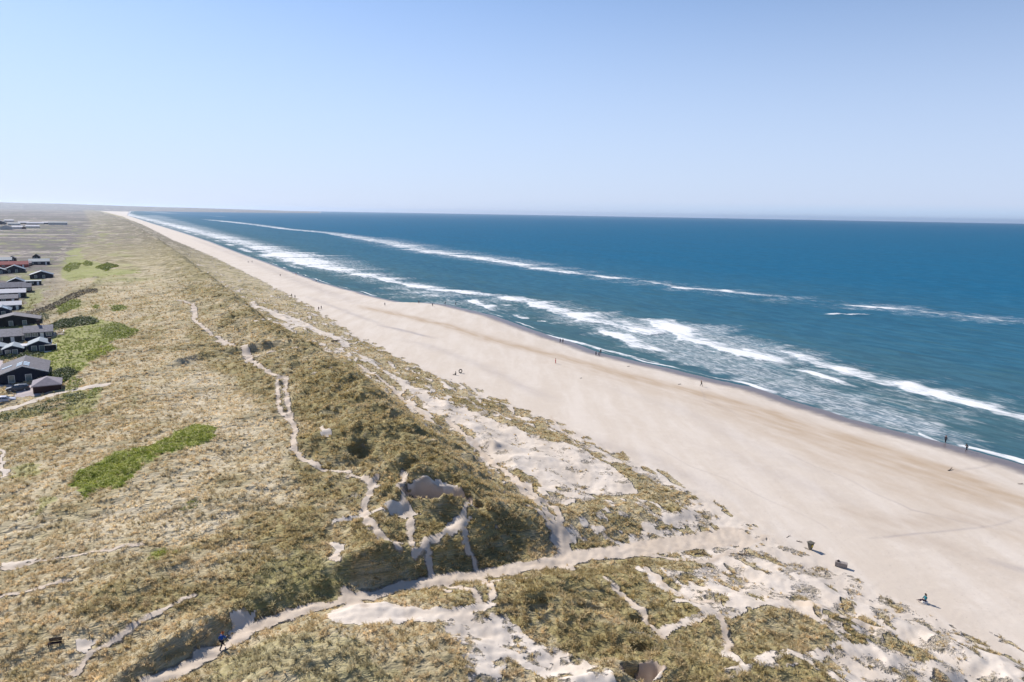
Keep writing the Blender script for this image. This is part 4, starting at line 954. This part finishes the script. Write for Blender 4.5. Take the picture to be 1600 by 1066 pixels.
car(28, 610.5, R(32+180), M_CARD, 'dark blue estate car parked on the sandy yard below the big black house')
car(6, 629, R(32), M_CARS, 'silver car cut off by the left picture edge below the gravel drive')

# ------------------------------------------------------------------ small things on the sand
M_BIN = simple('weathered_grey_timber', (.13, .12, .10), .85, .15, .25, 4, ('X', 8)); M_YEL = simple('yellow_panel', (.75, .55, .04), .5, .3, .05); M_GW = simple('silvered_wood', (.36, .31, .28), .9, .1, .2, 5, ('X', 6)); M_DW = simple('dark_wood', (.045, .03, .032), .9, .1, .25, 5, ('X', 5)); M_DRIFT = simple('driftwood', (.13, .10, .08), .95, .1, .3, 4)
x, y, z = gp(1266, 858.5, 4.)
o = empty('litter_bin', (x, y, z), R(28)); tag(o, 'tapered dark timber litter bin with yellow panels standing on the beach', 'bin')
bm = bmesh.new()
v = box(bm, -.3, .3, -.3, .3, .12, 1.05)
for q in v:
    k = .62+.55*(q.co.z-.12)/.93; q.co.x *= k; q.co.y *= k
obj('body', bm, M_BIN, o)
bm = bmesh.new(); box(bm, -.42, .42, -.42, .42, 1.053, 1.12); obj('lid', bm, M_BIN, o)
for rz in (0, 90):
    bm = bmesh.new(); Mt = Matrix.Rotation(R(rz), 4, 'Z')
    for a in ((-.13, .13),):
        v = [bm.verts.new(Mt @ Vector(p)) for p in ((a[0], -.245, .42), (a[1], -.245, .42), (a[1], -.315, .82), (a[0], -.315, .82))]; bm.faces.new(v)
    r_ = bmesh.ops.extrude_face_region(bm, geom=bm.faces[:]); nv = [e for e in r_['geom'] if isinstance(e, bmesh.types.BMVert)]
    for q in nv: q.co += Mt @ Vector((0, -.02, 0))
    obj('yellow_panel', bm, M_YEL, o)
bm = bmesh.new(); box(bm, -.12, .12, -.12, .12, -.2, .117); obj('post', bm, M_DW, o)

def bench(x_, y_, zh, rz, label, mats, L=1.7, back=True, name='wooden_bench'):
    X_, Y_, Z_ = gp(x_, y_, zh); o = empty(name, (X_, Y_, Z_), rz); tag(o, label, 'bench')
    bm = bmesh.new()
    for i in range(3): box(bm, -L/2, L/2, -.22+i*.16, -.22+i*.16+.14, .42, .47)
    obj('seat', bm, mats, o)
    if back:
        bm = bmesh.new()
        for i in range(3): box(bm, -L/2, L/2, .29+i*.02, .33+i*.02, .50+i*.14, .62+i*.14)
        obj('backrest', bm, mats, o)
    for sx in (-1, 1):
        for sy in (-.18, .26):
            bm = bmesh.new(); xx = sx*(L/2-.12); box(bm, xx-.05, xx+.05, sy-.04, sy+.04, -.15, .417); obj('leg', bm, mats, o)
    return o
# planked box seat seen half buried on the beach
x, y, z = gp(1314, 886, 4.)
o = empty('picnic_bench', (x, y, z), R(-30)); tag(o, 'silvery weathered wooden box bench standing on the beach between bin and seated person', 'bench')
bm = bmesh.new()
for i in range(4): box(bm, -.72, .72, -.28-i*.003, -.24, .08+i*.145, .08+i*.145+.125)
for i in range(4): box(bm, -.72, .72, .24, .28, .08+i*.145, .08+i*.145+.125)
obj('side_boards', bm, M_GW, o)
bm = bmesh.new()
for i in range(4): box(bm, -.75, .75, -.33+i*.17, -.33+i*.17+.155, .665, .71)
obj('seat', bm, M_GW, o)
for sx in (-1, 1):
    bm = bmesh.new(); box(bm, sx*.74-.03, sx*.74+.03, -.27, .27, -.1, .66); obj('end_panel', bm, M_GW, o)
x2, y2, z2 = gp(1310, 878, 4.)
X_ = Vector((x, y))+Vector((math.cos(R(-30)), math.sin(R(-30))))*-.4
o = empty('bag', (X_.x, X_.y, z+.71), R(20)); tag(o, 'small dark bag lying on top of the silvery wooden box bench', 'bag')
bm = bmesh.new(); bmesh.ops.create_uvsphere(bm, u_segments=12, v_segments=8, radius=.16)
for q in bm.verts: q.co.z = max(q.co.z*.8+.1, 0); q.co.x *= 1.35
obj('pouch', bm, M_DW, o)
bm = bmesh.new()
for i in range(8):
    a0 = math.pi*i/8; a1 = math.pi*(i+1)/8
    p0 = Vector((math.cos(a0)*.09, 0, .2+math.sin(a0)*.09)); p1 = Vector((math.cos(a1)*.09, 0, .2+math.sin(a1)*.09))
    v = [bm.verts.new(p0+Vector((0, -.015, 0))), bm.verts.new(p0+Vector((0, .015, 0))), bm.verts.new(p1+Vector((0, .015, 0))), bm.verts.new(p1+Vector((0, -.015, 0)))]; bm.faces.new(v)
obj('handle', bm, M_DW, o)
bench(86, 1010, 9., R(15), 'dark wooden bench on the trampled sand at the lower left', M_DW, 1.55).scale = (.74, .8, .85)

def branch(x_, y_, zh, L, r0, rz, label, seed, name='driftwood_branch'):
    r = random.Random(seed); X_, Y_, Z_ = gp(x_, y_, zh); o = empty(name, (X_, Y_, Z_+r0*.4), rz)
    bm = bmesh.new()
    def limb(p, d, L_, r_, n=5, lv=0):
        ring0 = None
        for i in range(n+1):
            rr_ = r_*(1-.75*i/n)
            s1 = d.orthogonal().normalized(); s2 = d.cross(s1)
            ring = [bm.verts.new(p+s1*math.cos(a*1.0472)*rr_+s2*math.sin(a*1.0472)*rr_) for a in range(6)]
            if ring0:
                for a in range(6): bm.faces.new((ring0[a], ring0[(a+1) % 6], ring[(a+1) % 6], ring[a]))
            ring0 = ring
            if lv == 0 and i in (2, 3): limb(p.copy(), (d+Vector((r.uniform(-.8, .8), r.uniform(-.8, .8), r.uniform(.1, .6)))).normalized(), L_*.4, rr_*.7, 3, 1)
            d = (d+Vector((r.uniform(-.2, .2), r.uniform(-.2, .2), r.uniform(-.08, .08)))).normalized(); p = p+d*L_/n
        bm.faces.new(ring0)
    limb(Vector((-L/2, 0, 0)), Vector((1, 0, .03)).normalized(), L, r0)
    me = obj(name, bm, M_DRIFT); o2 = me; me.location = o.location; me.rotation_euler = o.rotation_euler; bpy.data.objects.remove(o); me.name = name
    tag(o2, label, 'driftwood'); return o2
branch(1487, 735, 2., 2.0, .12, R(20), 'dark driftwood branch lying on the beach below the waterline walkers', 1)
branch(1596, 757, 2., 1.2, .1, R(-10), 'short dark driftwood piece at the right edge of the beach', 2)
branch(1249, 847, 4., .8, .1, R(-30), 'small dark lump of driftwood left of the litter bin', 3)
branch(1230, 838, 4., 1.3, .05, R(60), 'thin pale twigs sticking out of the sand left of the bin', 4)
branch(1165, 868, 4.5, 2.2, .09, R(-15), 'long brown branch beside the path mouth on the sand', 5)
branch(1095, 866, 4.6, 1.8, .12, R(5), 'brown branch heap at the upper side of the low grass', 6)
branch(525, 533, 9., 3.2, .3, R(35), 'thick dark log lying in the pale sand hollow behind the ridge', 7)
for i, (a, b, lb) in enumerate([(1062, 573+28, 'tiny dark seaweed clump left of the lone wader'), (982, 573, 'tiny dark seaweed clump near the group of three walkers'), (908, 591, 'tiny dark seaweed clump in the middle of the beach')]):
    branch(a, b, 2.5, 1.0, .12, R(30*i), lb, 20+i, 'seaweed_clump')

# round dark ring on the sand
M_TUBE = simple('dark_rubber', (.03, .026, .024), .6, .3)
x, y, z = gp(719.5, 583, 3.5)
bm = bmesh.new(); NU, NV = 24, 8; vv = []
for i in range(NU):
    for j in range(NV):
        a = i/NU*6.2832; b = j/NV*6.2832; q = .44+.13*math.cos(b); vv.append(bm.verts.new((q*math.cos(a), .13*math.sin(b), .57+q*1.15*math.sin(a)+.06)))
for i in range(NU):
    for j in range(NV): bm.faces.new((vv[i*NV+j], vv[((i+1) % NU)*NV+j], vv[((i+1) % NU)*NV+(j+1) % NV], vv[i*NV+(j+1) % NV]))
o = obj('rubber_ring', bm, M_TUBE); o.location = (x, y, z-.02); o.rotation_euler = (0, 0, R(8)); tag(o, 'dark round ring standing upright on the beach beside a seated person', 'ring')

# ------------------------------------------------------------------ people
M_SKIN = simple('skin', (.50, .30, .21), .6, .3, .05); M_HAIRR = simple('reddish_hair', (.38, .11, .04), .8, .2); M_HAIRD = simple('dark_hair', (.02, .015, .012), .8, .2)
M_BLUEJ = simple('bright_blue_jacket', (.01, .07, .30), .7, .2); M_DKT = simple('dark_trousers', (.012, .013, .03), .8, .2); M_TEAL = simple('teal_jacket', (.01, .13, .17), .7, .2); M_DKJ = simple('dark_jacket', (.02, .022, .04), .8, .2); M_PURP = simple('purple_brown_trousers', (.035, .015, .04), .8, .2)
M_REDC = simple('red_clothes', (.55, .05, .05), .7, .2); M_GREYJ = simple('grey_jacket', (.12, .13, .14), .8, .2); M_OLJ = simple('olive_jacket', (.10, .11, .06), .8, .2); M_SHOE = simple('dark_shoes', (.01, .01, .012), .7, .2)
def skin(name, verts, edges, rad, mat, parent, root=0, sub=1):
    me = bpy.data.meshes.new(name); me.from_pydata([Vector(v) for v in verts], edges, []); o = bpy.data.objects.new(name, me); COL.objects.link(o)
    md = o.modifiers.new('s', 'SKIN'); md.use_smooth_shade = True
    if not me.skin_vertices: 
        me.attributes
    sk = me.skin_vertices[0].data if me.skin_vertices else None
    for i, r_ in enumerate(rad):
        r_ = r_ if isinstance(r_, tuple) else (r_, r_); sk[i].radius = r_
        sk[i].use_root = (i == root)
    s2 = o.modifiers.new('d', 'SUBSURF'); s2.levels = sub; s2.render_levels = sub
    bpy.context.view_layer.update(); dg = bpy.context.evaluated_depsgraph_get()
    nm = bpy.data.meshes.new_from_object(o.evaluated_get(dg)); bpy.data.objects.remove(o)
    nm.materials.clear(); nm.name = name
    return link(name, nm, mat, parent)
def joint_set(pose):
    J = dict(pose); return J
def person(J, loc, rz, jacket, trous, hair, label, group=None, sc=1.):
    """J: joint positions in metres, x forward, z up. One continuous body with clothes and hair as children"""
    o = empty('person', loc, rz); o.scale = (sc, sc, sc); tag(o, label, 'person', group)
    V = []; E_ = []; Rd = []
    def add(p, r_, par=None):
        V.append(tuple(p)); Rd.append(r_)
        if par is not None: E_.append((par, len(V)-1))
        return len(V)-1
    pel = add(J['pelvis'], (.13, .11)); sp1 = add((Vector(J['pelvis'])*.5+Vector(J['chest'])*.5), (.12, .10), pel); ch = add(J['chest'], (.15, .11), sp1); nk = add(J['neck'], .055, ch)
    hd = Vector(J['head']); fwd = Vector(J.get('face', (1, 0, 0))).normalized(); upv = (hd-Vector(J['neck'])).normalized()
    h0 = add(hd-upv*.06, .075, nk); h1_ = add(hd+upv*.02, .095, h0); h2 = add(hd+upv*.10, .07, h1_)
    add(hd+fwd*.105-upv*.01, .018, h1_)                                   # nose
    side = fwd.cross(upv).normalized()
    for sg in (-1, 1): add(hd+side*sg*.098, .02, h1_)                     # ears
    for sd_i, sg in (('l', 1), ('r', -1)):
        sh = add(J['sh_'+sd_i], .06, ch); el = add(J['el_'+sd_i], .042, sh); wr = add(J['wr_'+sd_i], .03, el)
        d = (Vector(J['wr_'+sd_i])-Vector(J['el_'+sd_i])).normalized(); pm = Vector(J['wr_'+sd_i])+d*.07
        pa = add(pm, (.038, .02), wr); lat = d.cross(Vector((0, 0, 1)));
        lat = lat.normalized() if lat.length > .1 else Vector((1, 0, 0)); cu = Vector((0, 0, -1))-d*d.dot(Vector((0, 0, -1)))
        cu = cu.normalized() if cu.length > .1 else Vector((1, 0, 0))
        for k_, ln in ((-1.5, .055), (-.5, .072), (.5, .078), (1.5, .07)):
            b_ = pm+d*.03+lat*k_*.019; f1 = add(b_+d*ln*.5, .0085, pa); add(b_+d*ln*.9+cu*.015, .0075, f1)
        t1 = add(Vector(J['wr_'+sd_i])+d*.04+lat*.045, .011, wr); add(Vector(J['wr_'+sd_i])+d*.075+lat*.06, .009, t1)
        hp = add(J['hip_'+sd_i], .085, pel); kn = add(J['kn_'+sd_i], .055, hp); an = add(J['an_'+sd_i], .038, kn)
        add(Vector(J['an_'+sd_i])+Vector(J.get('toe', (1, 0, 0)))*.15+Vector((0, 0, -.03)), .035, an)
    skin('body', V, E_, Rd, M_SKIN, o)
    # jacket
    V = []; E_ = []; Rd = []
    pel = add(J['pelvis'], (.165, .14)); sp1 = add((Vector(J['pelvis'])*.5+Vector(J['chest'])*.5), (.16, .135), pel); ch = add(J['chest'], (.185, .145), sp1); nk = add(Vector(J['chest'])*.35+Vector(J['neck'])*.65, .085, ch)
    for q in ('l', 'r'):
        sh = add(J['sh_'+q], .088, ch); el = add(J['el_'+q], .066, sh); add(Vector(J['wr_'+q])*.9+Vector(J['el_'+q])*.1, .05, el)
    skin('jacket', V, E_, Rd, jacket, o)
    V = []; E_ = []; Rd = []
    pel = add(J['pelvis'], (.155, .13))
    for q in ('l', 'r'):
        hp = add(J['hip_'+q], .11, pel); kn = add(J['kn_'+q], .082, hp); add(Vector(J['an_'+q])*.92+Vector(J['kn_'+q])*.08, .062, kn)
    skin('trousers', V, E_, Rd, trous, o)
    for q in ('l', 'r'):
        V = []; E_ = []; Rd = []; a_ = add(Vector(J['an_'+q])+Vector((0, 0, -.02)), .055); b_ = add(Vector(J['an_'+q])+Vector(J.get('toe', (1, 0, 0)))*.16+Vector((0, 0, -.04)), .05, a_)
        skin('shoe', V, E_, Rd, M_SHOE, o)
    V = []; E_ = []; Rd = []; a_ = add(hd+upv*.04-fwd*.02, .108); b_ = add(hd-fwd*.045-upv*.05, .085, a_); add(hd+upv*.10-fwd*.01, .08, a_)
    skin('hair', V, E_, Rd, hair, o)
    return o
walk = dict(pelvis=(0, 0, .93), chest=(.10, 0, 1.28), neck=(.15, 0, 1.47), head=(.20, 0, 1.60), hip_l=(0, .1, .88), hip_r=(0, -.1, .88), kn_l=(.26, .1, .50), kn_r=(-.10, -.1, .48), an_l=(.42, .1, .09), an_r=(-.42, -.1, .13),
            sh_l=(.12, .19, 1.40), sh_r=(.12, -.19, 1.40), el_l=(-.08, .25, 1.16), el_r=(.22, -.25, 1.14), wr_l=(-.02, .24, .94), wr_r=(.44, -.2, 1.16), face=(1, 0, -.15))
stand = dict(pelvis=(0, 0, .93), chest=(.02, 0, 1.28), neck=(.03, 0, 1.47), head=(.05, 0, 1.60), hip_l=(0, .1, .88), hip_r=(0, -.1, .88), kn_l=(.10, .11, .49), kn_r=(-.02, -.11, .49), an_l=(.10, .12, .09), an_r=(-.12, -.12, .09),
            sh_l=(.02, .19, 1.40), sh_r=(.02, -.19, 1.40), el_l=(-.03, .26, 1.14), el_r=(.05, -.26, 1.14), wr_l=(.10, .25, .90), wr_r=(.14, -.25, .90))
sit = dict(pelvis=(0, 0, .22), chest=(-.06, 0, .58), neck=(-.03, 0, .78), head=(.02, 0, .92), hip_l=(.04, .1, .17), hip_r=(.04, -.1, .17), kn_l=(.42, .14, .34), kn_r=(.46, -.12, .20), an_l=(.80, .16, .08), an_r=(.88, -.12, .08),
           sh_l=(-.04, .19, .70), sh_r=(-.04, -.19, .70), el_l=(.05, .26, .46), el_r=(.08, -.26, .45), wr_l=(.26, .18, .36), wr_r=(.28, -.16, .30), face=(1, 0, -.1), toe=(.5, 0, .6))
x, y, z = gp(347, 1014, 8.)
pdir = math.atan2(PW[5][1]-PW[4][1], PW[5][0]-PW[4][0])
person(walk, (x, y, z), pdir, M_BLUEJ, M_DKT, M_HAIRR, 'person in a bright blue jacket and dark trousers striding up the sunken path')
x, y, z = gp(1445, 942, 4.)
seatz = z
wb = empty('cool_box', (x, y, z), R(-20)); tag(wb, 'low white box that the person on the beach sits on', 'box')
bm = bmesh.new(); box(bm, -.28, .28, -.2, .2, 0, .20); bmesh.ops.bevel(bm, geom=bm.edges[:], offset=.02, segments=2, affect='EDGES'); obj('body', bm, M_WHITE, wb)
bm = bmesh.new(); box(bm, -.3, .3, -.22, .22, .203, .25); bmesh.ops.bevel(bm, geom=bm.edges[:], offset=.01, segments=1, affect='EDGES'); obj('lid', bm, M_WHITE, wb)
person(sit, (x, y, z+.17), R(175), M_TEAL, M_PURP, M_HAIRD, 'person in teal and navy sitting on the beach with legs stretched to the left')
# strollers far down the beach
kinds = {}
def far_person(x_, y_, kind, rz, label, group=None):
    X_, Y_, Z_ = gp(x_, y_, 2.)
    Z_ = max(Z_, .0)
    if kind not in kinds:
        pose, j, t_, h_ = {'dark': (walk, M_DKJ, M_DKT, M_HAIRD), 'red': (stand, M_REDC, M_REDC, M_HAIRD), 'grey': (stand, M_GREYJ, M_DKT, M_HAIRD), 'olive': (walk, M_OLJ, M_GREYJ, M_HAIRR), 'sit': (sit, M_DKJ, M_DKT, M_HAIRD), 'pair': (stand, M_DKJ, M_DKT, M_HAIRR)}[kind]
        kinds[kind] = person(pose, (X_, Y_, Z_), rz, j, t_, h_, label, group); return kinds[kind]
    src = kinds[kind]; c = src.copy(); COL.objects.link(c); c.location = (X_, Y_, Z_); c.rotation_euler = (0, 0, rz); c['label'] = label
    if group: c['group'] = group
    elif 'group' in c: del c['group']
    for ch in src.children:
        d = ch.copy(); COL.objects.link(d); d.parent = c
    return c
PG = 'people walking along the beach'
for args in [
 (868, 568, 'red', 0, 'person all in red standing in the middle of the beach'),
 (875.5, 536, 'dark', R(120), 'left walker of the pair at the water, seen before the trio'), (879.5, 536, 'grey', R(120), 'right walker of the pair at the water in grey'),
 (931, 556, 'grey', R(300), 'left one of three people standing close together at the water'), (935.5, 557, 'dark', R(300), 'middle one of three people at the water, in dark clothes'), (938.5, 553, 'pair', R(300), 'right one of three people, nearest the waves'),
 (1096, 604, 'olive', R(120), 'lone walker in olive grey on the beach right of the trio'),
 (1477, 692, 'pair', R(30), 'dark clothed person standing in the swash, left of two at right'), (1510, 705, 'dark', R(200), 'dark clothed person wading in the swash at the far right'),
 (601.5, 478, 'dark', R(120), 'person in dark clothes standing where the beach bulges, left end'), (654.5, 474.5, 'pair', R(120), 'dark figure on the tip of the sand spit'), (676, 479, 'grey', R(120), 'faint grey walker right of the dark figure on the spit'),
 (695.5, 476, 'dark', R(300), 'dark walker at the water right of the sand spit, nearer the spit'), (712, 477.5, 'grey', R(300), 'greyish walker at the water, rightmost by the sand spit'),
 (456, 464, 'dark', R(120), 'left walker of two below the far dune edge, in dark'), (461, 466, 'grey', R(120), 'right walker of two below the far dune edge, in grey'),
 (498, 485, 'pair', R(300), 'left person of two at the dune foot above the grass'), (502, 483.5, 'dark', R(300), 'right person of two at the dune foot above the grass'),
 (438, 432, 'grey', R(120), 'far grey walker on the upper beach, left of the far ones'), (462.5, 430.5, 'red', R(120), 'far person in reddish clothes at the far water edge'), (494, 440.5, 'pair', R(120), 'far dark figure at the water edge before the bulge'),
 (388, 411, 'dark', R(120), 'farthest dark walker at left, high up the beach'), (394, 410.5, 'grey', R(120), 'farthest grey walker beside the dark one, high up the beach'),
 (712, 586, 'sit', R(200), 'dark clothed person sitting on the sand beside the round ring')]:
    x_, y_, k_, rz, lb = args
    far_person(x_, y_, k_, rz, lb, PG if k_ != 'sit' else None)


# ------------------------------------------------------------------ haze, light, camera
vz = bpy.data.meshes.new('haze'); bm = bmesh.new(); bmesh.ops.create_cube(bm, size=1)
for v in bm.verts:
    v.co.x *= 52600; v.co.y *= 52600; v.co.z = -14 if v.co.z < 0 else 112
bm.to_mesh(vz); bm.free()
hz = NT('haze_air'); vol = hz.n('VolumePrincipled'); vol.inputs['Color'].default_value = (.70, .82, 1, 1)
vol.inputs['Density'].default_value = 3.8e-5; vol.inputs['Anisotropy'].default_value = .72
hz.l(vol.outputs[0], hz.out.inputs['Volume'])
haze = tagk(link('haze', vz, hz.m), kind='stuff', label='thin pale sea haze over the far coast')

SUN_AZ, SUN_EL = -46.25, 37.
world = bpy.data.worlds.new('World'); scene.world = world; world.use_nodes = True
wt = world.node_tree; wt.nodes.clear()
sky = wt.nodes.new('ShaderNodeTexSky'); sky.sky_type = 'NISHITA'; sky.sun_disc = False
sky.sun_elevation = R(SUN_EL); sky.sun_rotation = R(SUN_AZ); sky.altitude = 0; sky.air_density = 1.0; sky.dust_density = .15; sky.ozone_density = 3.5
bg = wt.nodes.new('ShaderNodeBackground'); bg.inputs[1].default_value = .092
tcw = wt.nodes.new('ShaderNodeTexCoord'); sx = wt.nodes.new('ShaderNodeSeparateXYZ'); wt.links.new(tcw.outputs['Generated'], sx.inputs[0])
mr = wt.nodes.new('ShaderNodeMapRange'); mr.interpolation_type = 'SMOOTHSTEP'; wt.links.new(sx.outputs[2], mr.inputs[0]); mr.inputs[1].default_value = -.02; mr.inputs[2].default_value = .42; mr.inputs[3].default_value = .85; mr.inputs[4].default_value = 0.
mxw = wt.nodes.new('ShaderNodeMix'); mxw.data_type = 'RGBA'; wt.links.new(mr.outputs[0], mxw.inputs[0]); wt.links.new(sky.outputs[0], mxw.inputs[6]); mxw.inputs[7].default_value = (5.5, 6.15, 7.5, 1)
tint = wt.nodes.new('ShaderNodeMix'); tint.data_type = 'RGBA'; tint.blend_type = 'MULTIPLY'; tint.inputs[0].default_value = 1; wt.links.new(mxw.outputs[2], tint.inputs[6]); tint.inputs[7].default_value = (.95, 1.0, 1.11, 1)
# a low bluish bank of haze far out over the sea
b1 = wt.nodes.new('ShaderNodeMapRange'); wt.links.new(sx.outputs[2], b1.inputs[0]); b1.inputs[1].default_value = .020; b1.inputs[2].default_value = .010
b2 = wt.nodes.new('ShaderNodeMapRange'); wt.links.new(sx.outputs[0], b2.inputs[0]); b2.inputs[1].default_value = -.1; b2.inputs[2].default_value = .4; b2.inputs[4].default_value = .75
b3 = wt.nodes.new('ShaderNodeMath'); b3.operation = 'MULTIPLY'; wt.links.new(b1.outputs[0], b3.inputs[0]); wt.links.new(b2.outputs[0], b3.inputs[1])
bank = wt.nodes.new('ShaderNodeMix'); bank.data_type = 'RGBA'; wt.links.new(b3.outputs[0], bank.inputs[0]); wt.links.new(tint.outputs[2], bank.inputs[6]); bank.inputs[7].default_value = (4.6, 6.0, 8.0, 1)
wo = wt.nodes.new('ShaderNodeOutputWorld'); wt.links.new(bank.outputs[2], bg.inputs[0]); wt.links.new(bg.outputs[0], wo.inputs[0])
sl = bpy.data.lights.new('sun', 'SUN'); sl.energy = 5.0; sl.angle = R(.5); sl.color = (1, .95, .88)
so = bpy.data.objects.new('sun', sl); COL.objects.link(so)
sd = Vector((math.sin(R(SUN_AZ))*math.cos(R(SUN_EL)), math.cos(R(SUN_AZ))*math.cos(R(SUN_EL)), math.sin(R(SUN_EL))))
so.rotation_euler = sd.to_track_quat('Z', 'Y').to_euler(); so.location = (-60, 60, 90)
cam = bpy.data.cameras.new('camera'); co = bpy.data.objects.new('camera', cam); COL.objects.link(co)
cam.sensor_width = 36; cam.lens = F/1600*36; cam.clip_start = .5; cam.clip_end = 120000
fw = Vector((0, math.cos(PITCH), -math.sin(PITCH))); up = Vector((0, math.sin(PITCH), math.cos(PITCH))); rt_ = Vector((1, 0, 0))
c, s_ = math.cos(ROLL), math.sin(ROLL)
xr = rt_*c+up*s_; ur = -rt_*s_+up*c
mw = Matrix((( xr.x, ur.x, -fw.x, 0), (xr.y, ur.y, -fw.y, 0), (xr.z, ur.z, -fw.z, H), (0, 0, 0, 1)))
co.matrix_world = mw
scene.camera = co
vs = scene.view_settings; vs.view_transform = 'Standard'; vs.look = 'None'; vs.gamma = 1; vs.exposure = .36
scene.cycles.volume_bounces = 0
scene.cycles.max_bounces = 6
